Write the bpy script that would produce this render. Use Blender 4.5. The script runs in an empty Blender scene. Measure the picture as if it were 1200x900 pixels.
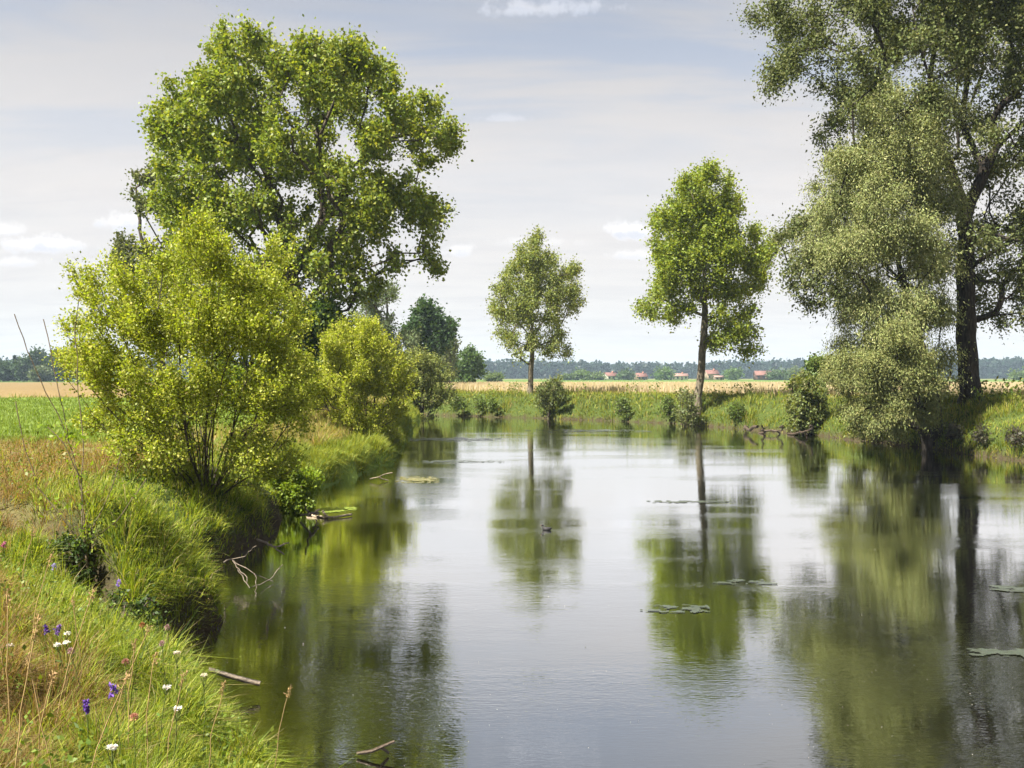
import bpy, math, random
import numpy as np
from mathutils import Vector
RNG = np.random.default_rng(7)
random.seed(7)
sc = bpy.context.scene
COL = sc.collection
F = 1167.0; CX = 600.0; HY = 442.0; CH = 3.2      # focal length in photo pixels, horizon row, eye height over the water

# ------------------------------------------------------------------ camera
cd = bpy.data.cameras.new('camera'); cam = bpy.data.objects.new('camera', cd); COL.objects.link(cam)
cd.sensor_width = 36.0; cd.lens = 35.0; cd.clip_start = 0.05; cd.clip_end = 9000
cam.location = (0, 0, CH); cam.rotation_euler = (math.radians(90) - math.atan(8 / F), 0, 0)
sc.camera = cam

# ------------------------------------------------------------------ exposure and light
sc.view_settings.view_transform = 'Standard'; sc.view_settings.look = 'None'
sc.view_settings.gamma = 1.0; sc.view_settings.use_curve_mapping = False
sc.view_settings.exposure = 1.75
sc.cycles.max_bounces = 7; sc.cycles.diffuse_bounces = 3; sc.cycles.glossy_bounces = 3
sc.cycles.transmission_bounces = 4; sc.cycles.volume_bounces = 0; sc.cycles.transparent_max_bounces = 6
sc.cycles.use_denoising = True
sc.cycles.caustics_reflective = False; sc.cycles.caustics_refractive = False
sc.cycles.sample_clamp_indirect = 4.0
SUN_EL = math.radians(55); SUN_AZ = math.radians(238)   # azimuth clockwise from +Y
sunv = Vector((math.sin(SUN_AZ) * math.cos(SUN_EL), math.cos(SUN_AZ) * math.cos(SUN_EL), math.sin(SUN_EL)))
sd_ = bpy.data.lights.new('sun', 'SUN'); sd_.energy = 5.0; sd_.angle = math.radians(0.5); sd_.color = (1.0, 0.94, 0.82)
sun = bpy.data.objects.new('sun', sd_); COL.objects.link(sun)
sun.rotation_euler = (-sunv).to_track_quat('-Z', 'Y').to_euler()


class NT:
    """small helper for node trees"""
    def __init__(s, tree): s.t = tree; s.t.nodes.clear()
    def n(s, typ, **kw):
        nd = s.t.nodes.new(typ)
        for k, v in kw.items():
            if k.startswith('i_'): nd.inputs[k[2:].replace('_', ' ')].default_value = v
            else: setattr(nd, k, v)
        return nd
    def l(s, a, b): s.t.links.new(a, b)
    def put(s, v, sock):
        if hasattr(v, 'is_output') or hasattr(v, 'links'): s.l(v, sock)
        else: sock.default_value = v
    def m(s, op, a, b=0.0, c=0.0, clamp=False):
        nd = s.t.nodes.new('ShaderNodeMath'); nd.operation = op; nd.use_clamp = clamp
        s.put(a, nd.inputs[0]); s.put(b, nd.inputs[1])
        if len(nd.inputs) > 2: s.put(c, nd.inputs[2])
        return nd.outputs[0]
    def mapr(s, v, a, b, c=0.0, d=1.0, smooth=True):
        nd = s.t.nodes.new('ShaderNodeMapRange'); nd.clamp = True
        if smooth: nd.interpolation_type = 'SMOOTHSTEP'
        s.put(v, nd.inputs['Value'])
        for k, x in (('From Min', a), ('From Max', b), ('To Min', c), ('To Max', d)): nd.inputs[k].default_value = x
        return nd.outputs['Result']
    def mix(s, f, a, b, typ='RGBA', blend='MIX'):
        nd = s.t.nodes.new('ShaderNodeMix'); nd.data_type = typ
        if typ == 'RGBA':
            nd.blend_type = blend; ia, ib, o = nd.inputs[6], nd.inputs[7], nd.outputs[2]
        s.put(f, nd.inputs[0])
        s.put(a if hasattr(a, 'links') else (*a, 1.0)[:4], ia); s.put(b if hasattr(b, 'links') else (*b, 1.0)[:4], ib)
        return o
    def comb(s, x, y, z):
        nd = s.t.nodes.new('ShaderNodeCombineXYZ')
        for i, v in enumerate((x, y, z)): s.put(v, nd.inputs[i])
        return nd.outputs[0]
    def sep(s, v):
        nd = s.t.nodes.new('ShaderNodeSeparateXYZ'); s.l(v, nd.inputs[0]); return nd.outputs
    def noise(s, v, scale, detail=3.0, rough=0.5, dist=0.0):
        nd = s.t.nodes.new('ShaderNodeTexNoise')
        if v is not None: s.l(v, nd.inputs['Vector'])
        nd.inputs['Scale'].default_value = scale; nd.inputs['Detail'].default_value = detail
        nd.inputs['Roughness'].default_value = rough; nd.inputs['Distortion'].default_value = dist
        return nd.outputs['Fac']


# ------------------------------------------------------------------ sky
def make_world():
    w = bpy.data.worlds.new('World'); sc.world = w; w.use_nodes = True
    t = NT(w.node_tree)
    sky = t.n('ShaderNodeTexSky', sky_type='NISHITA', sun_disc=False, sun_elevation=SUN_EL, sun_rotation=SUN_AZ,
              altitude=50.0, air_density=1.0, dust_density=1.5, ozone_density=1.2)
    bg = t.n('ShaderNodeBackground', i_Strength=0.05); t.l(sky.outputs[0], bg.inputs[0])
    tc = t.n('ShaderNodeTexCoord'); x, y, z = t.sep(tc.outputs['Generated'])
    zz = t.m('MAXIMUM', z, 0.0)
    den = t.m('ADD', zz, 0.18)
    pv = t.comb(t.m('DIVIDE', x, den), t.m('DIVIDE', y, den), 0.0)
    # high thin cloud: long soft streaks
    st = t.n('ShaderNodeMapping'); t.l(pv, st.inputs[0]); st.inputs['Scale'].default_value = (0.55, 1.5, 1); st.inputs['Rotation'].default_value = (0, 0, 0.12)
    st.inputs['Location'].default_value = (3.3, 1.35, 0)
    n1 = t.noise(st.outputs[0], 1.3, 5, 0.55, 0.6)
    gap = t.mapr(n1, 0.44, 0.62)                       # 1 = thin veil, blue shows
    up = t.mapr(zz, 0.08, 0.36)
    gap = t.m('MULTIPLY', gap, up)
    n2 = t.noise(st.outputs[0], 4.5, 4, 0.6, 0.3)
    hor = (0.282, 0.276, 0.270); mid = (0.262, 0.252, 0.248); top = (0.150, 0.153, 0.163)
    c = t.mix(t.mapr(zz, 0.0, 0.20), hor, mid)
    c = t.mix(t.mapr(zz, 0.14, 0.44), c, top)
    c = t.mix(t.m('MULTIPLY', t.mapr(n2, 0.35, 0.75), 0.30), c, (0.195, 0.197, 0.208))
    # small cumulus clouds low over the horizon: (azimuth from +Y to the right, elevation), sizes in tangent units
    tx = t.m('DIVIDE', x, t.m('MAXIMUM', y, 0.05)); tz = t.m('DIVIDE', zz, t.m('MAXIMUM', y, 0.05))
    wob = t.noise(tc.outputs['Generated'], 60.0, 5, 0.6)
    wob2 = t.m('MULTIPLY', t.m('SUBTRACT', wob, 0.5), 2.6)
    cum = None
    for (px, py, rx, ry, k) in ((737, 272, 36, 17, 1.0), (745, 300, 40, 9, .5), (150, 262, 46, 15, .8), (48, 288, 62, 18, .9), (5, 272, 34, 12, .7), (536, 296, 26, 12, .6),
                                (645, 12, 85, 17, .55), (630, 285, 60, 9, .35), (590, 140, 34, 7, .3), (15, 308, 50, 10, .45), (1010, 330, 60, 12, .4), (-140, 250, 90, 24, .8), (1320, 240, 90, 22, .8)):
        ax = t.m('DIVIDE', t.m('SUBTRACT', tx, (px - CX) / F), rx / F)
        az0 = t.m('SUBTRACT', tz, (HY - py) / F)
        az = t.m('DIVIDE', az0, ry / F)
        lo = t.m('MULTIPLY', t.m('MINIMUM', az, 0.0), 0.7)         # flat base
        az = t.m('ADD', az, lo)
        r = t.m('SQRT', t.m('ADD', t.m('POWER', ax, 2.0), t.m('POWER', az, 2.0)))
        b = t.m('MULTIPLY', t.mapr(t.m('ADD', r, wob2), 1.05, 0.25), k)
        # shaded lower half of the cloud
        sh = t.m('MULTIPLY', b, t.mapr(t.m('ADD', az, wob2), 0.35, -0.6))
        cum = (t.m('MAXIMUM', cum[0], b), t.m('MAXIMUM', cum[1], sh)) if cum else (b, sh)
    c = t.mix(t.m('MULTIPLY', cum[0], 1.0), c, (0.35, 0.342, 0.342))
    c = t.mix(t.m('MULTIPLY', cum[1], 0.8), c, (0.225, 0.235, 0.262))
    cb = t.n('ShaderNodeBackground', i_Strength=1.0); t.l(c, cb.inputs[0])
    ms = t.n('ShaderNodeMixShader')
    cover = t.m('SUBTRACT', 1.0, t.m('MULTIPLY', gap, 0.45))
    cover = t.m('MAXIMUM', cover, cum[0])
    t.l(cover, ms.inputs[0]); t.l(bg.outputs[0], ms.inputs[1]); t.l(cb.outputs[0], ms.inputs[2])
    o = t.n('ShaderNodeOutputWorld'); t.l(ms.outputs[0], o.inputs[0])
make_world()


# ------------------------------------------------------------------ numpy helpers
def vnoise(x, y, seed=0):
    xi = np.floor(x).astype(np.int64); yi = np.floor(y).astype(np.int64); fx = x - xi; fy = y - yi
    fx = fx * fx * (3 - 2 * fx); fy = fy * fy * (3 - 2 * fy)
    def h(a, b):
        v = (a * 374761393 + b * 668265263 + seed * 1442695041) & 0xffffffff
        v = ((v ^ (v >> 13)) * 1274126177) & 0xffffffff
        return ((v ^ (v >> 16)) & 0xffff) / 65535.0
    return (h(xi, yi) * (1 - fx) + h(xi + 1, yi) * fx) * (1 - fy) + (h(xi, yi + 1) * (1 - fx) + h(xi + 1, yi + 1) * fx) * fy
def fbm(x, y, seed=0, o=3):
    s = 0; a = 0.5
    for k in range(o): s = s + a * vnoise(x * 2 ** k, y * 2 ** k, seed + k); a *= .5
    return s / (1 - .5 ** o)
def sm(x, a, b):
    t = np.clip((x - a) / (b - a), 0, 1); return t * t * (3 - 2 * t)
def unit(v): return v / np.maximum(np.linalg.norm(v, axis=-1, keepdims=True), 1e-9)

def set_props(o, label=None, cat=None, group=None, kind=None):
    if label: o['label'] = label
    if cat: o['category'] = cat
    if group: o['group'] = group
    if kind: o['kind'] = kind
    return o
def np_mesh(name, V, faces, mat, parent=None, col=None, smooth=False, **props):
    """V (N,3) world or local vertices; faces: list of (M,k) index arrays; col: (N,3) albedo stored on the points"""
    me = bpy.data.meshes.new(name)
    V = np.asarray(V, dtype=np.float32); me.vertices.add(len(V)); me.vertices.foreach_set('co', V.ravel())
    faces = [np.asarray(f, dtype=np.int32) for f in faces if len(f)]
    li = np.concatenate([f.ravel() for f in faces]); tot = np.concatenate([np.full(len(f), f.shape[1], np.int32) for f in faces])
    st = np.concatenate([[0], np.cumsum(tot)[:-1]]).astype(np.int32)
    me.loops.add(len(li)); me.loops.foreach_set('vertex_index', li)
    me.polygons.add(len(tot)); me.polygons.foreach_set('loop_start', st)
    if smooth: me.polygons.foreach_set('use_smooth', np.ones(len(tot), dtype=bool))
    if col is not None:
        a = me.attributes.new('col', 'FLOAT_COLOR', 'POINT')
        a.data.foreach_set('color', np.concatenate([np.clip(col, 0, 1), np.ones((len(col), 1))], 1).astype(np.float32).ravel())
    me.update(calc_edges=True); me.validate()
    if mat: me.materials.append(mat)
    o = bpy.data.objects.new(name, me); COL.objects.link(o)
    if parent is not None: o.parent = parent
    return set_props(o, **props)
def empty(name, loc, label, cat, group=None):
    o = bpy.data.objects.new(name, None); o.empty_display_size = 0.2; COL.objects.link(o); o.location = loc
    return set_props(o, label, cat, group)


# ------------------------------------------------------------------ materials
def mat_new(name):
    m = bpy.data.materials.new(name); m.use_nodes = True; return m, NT(m.node_tree)
def finish(m, t, sh): o = t.n('ShaderNodeOutputMaterial'); t.l(sh, o.inputs['Surface']); return m
def leaf_mat(name, trans=0.42, warm=(1.35, 1.25, 0.45), rough=0.5, spec=0.3):
    m, t = mat_new(name)
    a = t.n('ShaderNodeAttribute', attribute_name='col')
    p = t.n('ShaderNodeBsdfPrincipled'); t.l(a.outputs['Color'], p.inputs['Base Color']); p.inputs['Roughness'].default_value = rough
    p.inputs['Specular IOR Level'].default_value = spec
    tr = t.n('ShaderNodeBsdfTranslucent'); t.l(t.mix(1.0, a.outputs['Color'], warm, blend='MULTIPLY'), tr.inputs[0])
    ms = t.n('ShaderNodeMixShader'); ms.inputs[0].default_value = trans; t.l(p.outputs[0], ms.inputs[1]); t.l(tr.outputs[0], ms.inputs[2])
    return finish(m, t, ms.outputs[0])
def plain(name, rgb, rough=0.7, var=0.25, scale=6.0, bump=0.0, spec=0.3, rgb2=None):
    m, t = mat_new(name)
    tc = t.n('ShaderNodeTexCoord'); n = t.noise(tc.outputs['Object'], scale, 5, 0.6)
    dark = tuple(v * (1 - var) for v in rgb); lite = tuple(min(1, v * (1 + var)) for v in (rgb2 or rgb))
    p = t.n('ShaderNodeBsdfPrincipled'); t.l(t.mix(t.mapr(n, 0.3, 0.7), dark, lite), p.inputs['Base Color'])
    p.inputs['Roughness'].default_value = rough; p.inputs['Specular IOR Level'].default_value = spec
    if bump:
        b = t.n('ShaderNodeBump'); b.inputs['Strength'].default_value = bump; b.inputs['Distance'].default_value = 0.05
        t.l(n, b.inputs['Height']); t.l(b.outputs[0], p.inputs['Normal'])
    return finish(m, t, p.outputs[0])
def bark_mat(name, a, b, sc_=3.0):
    m, t = mat_new(name)
    tc = t.n('ShaderNodeTexCoord'); mp = t.n('ShaderNodeMapping'); t.l(tc.outputs['Object'], mp.inputs[0]); mp.inputs['Scale'].default_value = (4, 4, 0.8)
    n = t.noise(mp.outputs[0], sc_, 5, 0.65, 0.4)
    p = t.n('ShaderNodeBsdfPrincipled'); t.l(t.mix(t.mapr(n, 0.35, 0.65), a, b), p.inputs['Base Color']); p.inputs['Roughness'].default_value = 0.9
    p.inputs['Specular IOR Level'].default_value = 0.15
    bp = t.n('ShaderNodeBump'); bp.inputs['Strength'].default_value = 0.8; bp.inputs['Distance'].default_value = 0.06; t.l(n, bp.inputs['Height']); t.l(bp.outputs[0], p.inputs['Normal'])
    return finish(m, t, p.outputs[0])
M_LEAF = leaf_mat('poplar_leaf')
M_LEAFG = leaf_mat('silver_leaf', 0.28, (1.2, 1.2, 0.6), 0.7, 0.1)
M_LEAFY = leaf_mat('sunny_leaf', 0.45, (1.2, 1.32, 0.38))
M_GRASS = leaf_mat('grass_blade', 0.40, (1.25, 1.2, 0.4), 0.55, 0.25)
M_BARK = bark_mat('bark_dark', (0.035, 0.028, 0.022), (0.11, 0.09, 0.07))
M_BARKD = bark_mat('bark_black', (0.015, 0.012, 0.010), (0.05, 0.042, 0.034))
M_BARKL = bark_mat('bark_grey', (0.09, 0.075, 0.055), (0.21, 0.18, 0.13))
M_STEM = plain('thin_stem', (0.13, 0.10, 0.06), 0.8)
M_WOOD = plain('bleached_wood', (0.30, 0.24, 0.17), 0.85, 0.4, 14, 0.6)
M_WOODL = plain('log_wood', (0.24, 0.18, 0.12), 0.85, 0.5, 20, 0.8)
M_WOODM = plain('grey_wood', (0.16, 0.13, 0.10), 0.85, 0.4, 14, 0.6)
M_WOODD = plain('wet_wood', (0.07, 0.05, 0.035), 0.5, 0.4, 14, 0.6)
M_PETAL = leaf_mat('petal', 0.3, (1, 1, 1), 0.6, 0.2)

# ------------------------------------------------------------------ terrain
LEFT = [(2.0, -12), (0.6, 0), (-0.4, 4), (-1.35, 6.3), (-2.35, 8.3), (-3.0, 9.4), (-3.7, 10.1), (-4.4, 10.9), (-4.0, 11.7), (-3.75, 12.8), (-4.05, 14.2), (-5.0, 15.2), (-5.4, 16.4), (-5.0, 17.6), (-4.8, 19.5), (-5.3, 22.5),
        (-5.7, 25), (-5.9, 27.5), (-5.4, 30), (-4.9, 33.5), (-4.7, 36.5), (-4.9, 40), (-5.1, 46), (-5.9, 55), (-6.4, 66), (-6.9, 75), (-9.5, 79.5), (-20, 82), (-70, 88)]
RIGHT = [(-70, 106), (-20, 96), (-10, 89), (-6.0, 83), (0, 79), (6.3, 73.5), (11, 68.5), (13.4, 63), (15.2, 59), (16.6, 56), (17.1, 52), (17.6, 49.5), (18.5, 46.5), (19.0, 41.5), (19.5, 38), (20.6, 32), (22, 25), (24, 12), (26, -12)]
POLY = np.array(LEFT + RIGHT, float)
GULLY = [(-3.9, 10.3), (-4.6, 11.3), (-5.6, 12.2), (-6.9, 13.2)]
def seg_dist(x, y, pts):
    best = np.full(x.shape, 1e9)
    for (ax, ay), (bx, by) in zip(pts[:-1], pts[1:]):
        dx, dy = bx - ax, by - ay; L = dx * dx + dy * dy
        t = np.clip(((x - ax) * dx + (y - ay) * dy) / L, 0, 1)
        best = np.minimum(best, (x - ax - t * dx) ** 2 + (y - ay - t * dy) ** 2)
    return np.sqrt(best)
def inside(x, y):
    c = np.zeros(x.shape, bool); n = len(POLY); j = n - 1
    for i in range(n):
        xi, yi = POLY[i]; xj, yj = POLY[j]
        if yi != yj:
            c ^= ((yi > y) != (yj > y)) & (x < (xj - xi) * (y - yi) / (yj - yi) + xi)
        j = i
    return c
def fields(x, y):
    """sd: metres inland of the waterline (negative = water); side: 0 left bank, 1 right / far bank"""
    x = np.asarray(x, float); y = np.asarray(y, float)
    dl = seg_dist(x, y, LEFT); dr = seg_dist(x, y, RIGHT)
    ins = inside(x, y); sd = np.minimum(dl, dr); sd = np.where(ins, -sd, sd)
    amp = np.clip(0.15 + y * 0.010, 0.15, 0.9)
    sd = sd + (fbm(x * 0.9 + 40, y * 0.9, 3, 3) - 0.5) * amp * 1.6
    return sd, (dr < dl).astype(float)
def height(x, y, full=False):
    x = np.asarray(x, float); y = np.asarray(y, float)
    sd, side = fields(x, y)
    lvl = np.where(side > .5, 1.85, 1.5)
    wid = np.where(side > .5, 3.4, 2.7)
    lip = np.where(side > .5, 0.16, 0.42)
    h = lip * sm(sd, 0.0, 0.16) + (lvl - lip) * (1 - (1 - np.clip((sd - 0.05) / wid, 0, 1)) ** 2.0)
    h = np.where(sd < 0, np.maximum(sd * 0.8, -0.9), h)
    land = sm(sd, 0.1, 1.0)
    # undercut gully that cuts the near bank off from the grassy mound behind
    g = seg_dist(x, y, GULLY)
    h = np.where(h > .1, np.maximum(h - land * 1.1 * np.exp(-(g / 0.36) ** 4), .1), h)
    # mound between the gully and the big bush
    h = h + land * 0.40 * np.exp(-(((x + 4.9) / 0.9) ** 2 + ((y - 13.3) / 1.4) ** 2))
    # spit with the tall grass ridge
    h = h - land * (h - .35) * .55 * np.exp(-(((x + 5.6) / 2.4) ** 2 + ((y - 36) / 9.0) ** 2))
    # rise under the big tree on the right
    h = h + 0.35 * land * np.exp(-(((x - 21.5) / 5) ** 2 + ((y - 46) / 7.0) ** 2))
    h = h + (fbm(x * 0.35, y * 0.35, 9, 3) - .5) * 0.22 * land + (fbm(x * 2.3, y * 2.3, 19, 3) - .5) * 0.14 * land
    # the far plain lies a little lower
    h = h - sm(y, 95, 330) * np.where(side > .5, 0.40, 0.1)
    return (h, sd, side) if full else h
def hz(x, y): return float(height(np.array([x]), np.array([y]))[0])
def W(px, py, Y): return np.array([(px - CX) / F * Y, Y, CH - (py - HY) / F * Y])

def make_ground():
    q = [2.0]
    while q[-1] < 115: q.append(q[-1] * 1.0085)
    while q[-1] < 4600: q.append(q[-1] * 1.035)
    q = np.array(q); u = np.concatenate([[-6, -3.5, -2.2, -1.6, -1.25], np.linspace(-1.0, 1.0, 430), [1.25, 1.6, 2.2, 3.5, 6]])
    U, Q = np.meshgrid(u, q); X = U * Q; Y = Q - 8
    Z = height(X.ravel(), Y.ravel()).reshape(X.shape)
    nr, nc = X.shape; idx = np.arange(nr * nc).reshape(nr, nc)
    f = np.stack([idx[:-1, :-1], idx[:-1, 1:], idx[1:, 1:], idx[1:, :-1]], -1).reshape(-1, 4)
    V = np.stack([X.ravel(), Y.ravel(), Z.ravel()], 1)
    sd, side = fields(V[:, 0], V[:, 1])
    m, t = mat_new('ground_soil_and_fields')
    g = t.n('ShaderNodeNewGeometry'); x, y, z = t.sep(g.outputs['Position'])
    at = t.n('ShaderNodeAttribute', attribute_name='col'); sdn, sid, gul = t.sep(at.outputs['Vector'])   # r = inland distance/12, g = side
    n1 = t.noise(g.outputs['Position'], 0.6, 5, 0.6); n2 = t.noise(g.outputs['Position'], 5.0, 4, 0.65)
    nl = t.noise(g.outputs['Position'], 0.02, 3, 0.5)
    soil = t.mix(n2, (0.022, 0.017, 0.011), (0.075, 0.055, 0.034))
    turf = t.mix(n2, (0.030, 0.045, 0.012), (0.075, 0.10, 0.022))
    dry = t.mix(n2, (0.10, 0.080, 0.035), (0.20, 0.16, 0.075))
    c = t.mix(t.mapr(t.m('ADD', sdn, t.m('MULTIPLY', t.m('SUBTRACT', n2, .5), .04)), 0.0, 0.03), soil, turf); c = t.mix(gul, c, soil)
    # left: meadow, green crop, ripe strip
    yw = t.m('ADD', y, t.m('MULTIPLY', t.m('SUBTRACT', nl, .5), 8.0))
    lf = t.mix(t.mapr(sdn, 0.15, 0.24), c, dry)
    crop = t.mix(n1, (0.12, 0.17, 0.03), (0.15, 0.21, 0.04))
    lf = t.mix(t.mapr(y, 22, 27), lf, crop)
    rip = t.mix(n1, (0.14, 0.10, 0.045), (0.20, 0.145, 0.07))
    lf = t.mix(t.mapr(y, 96, 98), lf, rip)
    lf = t.mix(t.mapr(y, 330, 345), lf, (0.06, 0.10, 0.02))
    # right: wheat, green strip, pasture
    wh = t.mix(n1, (0.38, 0.33, 0.245), (0.47, 0.41, 0.31))
    stripes = t.mapr(t.noise(t.comb(t.m('MULTIPLY', x, 0.004), t.m('MULTIPLY', yw, 0.05), 0.0), 1.0, 3, .6), .35, .65)
    wh = t.mix(t.m('MULTIPLY', stripes, .5), wh, (0.30, 0.22, 0.10))
    rf = t.mix(t.mapr(sdn, 0.55, 0.62), c, wh)
    gs = t.mix(n1, (0.07, 0.12, 0.025), (0.10, 0.17, 0.03))
    rf = t.mix(t.mapr(yw, 300, 304), rf, gs)
    rf = t.mix(t.mapr(yw, 620, 640), rf, (0.12, 0.13, 0.04))
    c = t.mix(t.m('MULTIPLY', t.mapr(sid, 0.45, 0.55), t.m('GREATER_THAN', x, t.m('MULTIPLY', y, -0.24))), lf, rf)
    p = t.n('ShaderNodeBsdfPrincipled'); t.l(c, p.inputs['Base Color']); p.inputs['Roughness'].default_value = 0.95; p.inputs['Specular IOR Level'].default_value = 0.1
    b = t.n('ShaderNodeBump'); b.inputs['Strength'].default_value = 0.7; b.inputs['Distance'].default_value = 0.12; t.l(n2, b.inputs['Height']); t.l(b.outputs[0], p.inputs['Normal'])
    finish(m, t, p.outputs[0])
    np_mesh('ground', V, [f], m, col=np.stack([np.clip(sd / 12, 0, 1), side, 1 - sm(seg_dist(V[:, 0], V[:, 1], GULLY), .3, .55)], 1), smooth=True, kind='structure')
make_ground()

def make_water():
    m, t = mat_new('river_water')
    g = t.n('ShaderNodeNewGeometry'); x, y, z = t.sep(g.outputs['Position'])
    def layer(sx, sy, scale, det, seed, dist=0.0):
        v = t.comb(t.m('MULTIPLY', x, sx), t.m('MULTIPLY', y, sy), seed); return t.noise(v, scale, det, 0.55, dist)
    patch = t.mapr(layer(0.10, 0.45, 1.0, 2, 5.0), 0.42, 0.68, 0.25, 1.0)   # breezy bands between glassy ones
    a = layer(1.0, 2.4, 2.6, 3, 0.0, 0.3); b = layer(1.0, 3.0, 9.0, 2, 9.0)
    lw = layer(0.5, 1.0, 0.6, 2, 2.0)
    near = t.mapr(y, 12.0, 34.0, 1.0, 0.8)
    hgt = t.m('MULTIPLY', near, t.m('ADD', t.m('MULTIPLY', t.m('MULTIPLY', a, patch), 0.0034), t.m('MULTIPLY', t.m('MULTIPLY', b, patch), 0.0024)))
    hgt = t.m('ADD', hgt, t.m('MULTIPLY', lw, 0.003))
    bp = t.n('ShaderNodeBump'); bp.inputs['Strength'].default_value = 1.0; bp.inputs['Distance'].default_value = 1.0; t.l(hgt, bp.inputs['Height'])
    fr = t.n('ShaderNodeFresnel'); fr.inputs['IOR'].default_value = 2.3; t.l(bp.outputs[0], fr.inputs['Normal'])
    gl = t.n('ShaderNodeBsdfGlossy'); gl.inputs['Roughness'].default_value = 0.004; gl.inputs['Color'].default_value = (1, 1, 1, 1); t.l(bp.outputs[0], gl.inputs['Normal'])
    nb = layer(0.5, 0.5, 0.8, 4, 1.0)
    body = t.mix(nb, (0.0012, 0.0014, 0.0006), (0.005, 0.0046, 0.0016))
    df = t.n('ShaderNodeBsdfDiffuse'); t.l(body, df.inputs[0])
    ms = t.n('ShaderNodeMixShader'); t.l(t.m('MINIMUM', t.m('MULTIPLY', fr.outputs[0], 2.25), 0.96), ms.inputs[0]); t.l(df.outputs[0], ms.inputs[1]); t.l(gl.outputs[0], ms.inputs[2])
    finish(m, t, ms.outputs[0])
    V = [(-90, -14, 0), (34, -14, 0), (34, 112, 0), (-90, 112, 0)]
    np_mesh('river_water', V, [[(0, 1, 2, 3)]], m, kind='structure')
make_water()


# ------------------------------------------------------------------ plants: skeleton and leaves
def resample(pts, step):
    pts = np.array(pts, float); out = [pts[0]]
    for a, b in zip(pts[:-1], pts[1:]):
        n = max(1, int(np.linalg.norm(b - a) / step))
        for k in range(1, n + 1): out.append(a + (b - a) * k / n)
    return np.array(out)
class Skel:
    def __init__(s): s.P = []; s.par = []; s.pl = []
    def add(s, p, par):
        s.P.append(np.array(p, float)); s.par.append(par)
        s.pl.append(0.0 if par < 0 else s.pl[par] + np.linalg.norm(s.P[-1] - s.P[par])); return len(s.P) - 1
    def line(s, pts, step, wig, start=None):
        r = resample(pts, step); first = True; par = start if start is not None else -1
        n = len(r); w = np.cumsum(RNG.normal(0, wig, (n, 3)), 0); w -= np.linspace(0, 1, n)[:, None] * w[-1]
        for k in range(n):
            if k == 0 and start is not None:
                continue
            par = s.add(r[k] + w[k] * [1, 1, .5], par)
        return par
    def nearest(s, p):
        d = np.linalg.norm(np.array(s.P) - np.array(p), axis=1); return int(np.argmin(d))
    def grow(s, A, bf):
        n = len(A); base = np.array(s.P); pl = np.array(s.pl)
        best = np.full(n, 1e9); bi = np.zeros(n, int); bd = np.zeros(n)
        for j in range(len(base)):
            d = np.linalg.norm(A - base[j], axis=1); c = d + bf * (pl[j] + d); k = c < best
            best[k] = c[k]; bi[k] = j; bd[k] = d[k]
        left = np.ones(n, bool)
        for _ in range(n):
            i = int(np.argmin(np.where(left, best, 1e12)))
            left[i] = False; me = s.add(A[i], int(bi[i]))
            d = np.linalg.norm(A - A[i], axis=1); c = d + bf * (s.pl[me] + d); k = left & (c < best)
            best[k] = c[k]; bi[k] = me
    def radii(s, R, r0, ex=0.5):
        n = len(s.P); w = np.zeros(n); kids = np.zeros(n, int)
        for i in range(n - 1, -1, -1):
            if kids[i] == 0: w[i] = 1
            if s.par[i] >= 0: w[s.par[i]] += w[i]; kids[s.par[i]] += 1
        s.w = w; s.kids = kids
        roots = max(w[i] for i in range(n) if s.par[i] < 0)
        s.r = r0 + (R - r0) * (w / roots) ** ex
    def tubes(s, minr=0.0, flare=0.0):
        n = len(s.P); ch = [[] for _ in range(n)]
        for i, p in enumerate(s.par):
            if p >= 0: ch[p].append(i)
        V = []; Fq = []; off = 0; stack = [i for i in range(n) if s.par[i] < 0]
        stack = [(i, None) for i in stack]
        P = np.array(s.P)
        while stack:
            i, start = stack.pop(); chain = [start, i] if start is not None else [i]
            cur = i
            while ch[cur]:
                k = max(ch[cur], key=lambda q: s.w[q])
                for o in ch[cur]:
                    if o != k: stack.append((o, cur))
                chain.append(k); cur = k
            if len(chain) < 2: continue
            rr = s.r[chain].copy()
            if start is not None: rr[0] = min(rr[0], rr[1] * 1.15)
            if rr.max() < minr: continue
            k = 10 if rr.max() > 0.12 else (5 if rr.max() > 0.03 else 3)
            pts = P[chain]
            if start is None and flare: rr = rr * (1 + flare * np.exp(-np.linalg.norm(pts - pts[0], axis=1) / 0.5))
            tg = np.gradient(pts, axis=0); tg = unit(tg)
            ref = np.array([1.0, 0.2, 0.1]) if abs(tg[:, 0]).mean() < 0.7 else np.array([0.1, 0.3, 1.0])
            a = unit(np.cross(tg, ref)); b = np.cross(tg, a)
            th = np.linspace(0, 2 * np.pi, k, endpoint=False)
            ring = pts[:, None] + rr[:, None, None] * (np.cos(th)[None, :, None] * a[:, None] + np.sin(th)[None, :, None] * b[:, None])
            V.append(ring.reshape(-1, 3)); m = len(chain)
            idx = off + np.arange(m * k).reshape(m, k)
            Fq.append(np.stack([idx[:-1], np.roll(idx[:-1], -1, 1), np.roll(idx[1:], -1, 1), idx[1:]], -1).reshape(-1, 4)); off += m * k
        return np.concatenate(V), np.concatenate(Fq)

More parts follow.
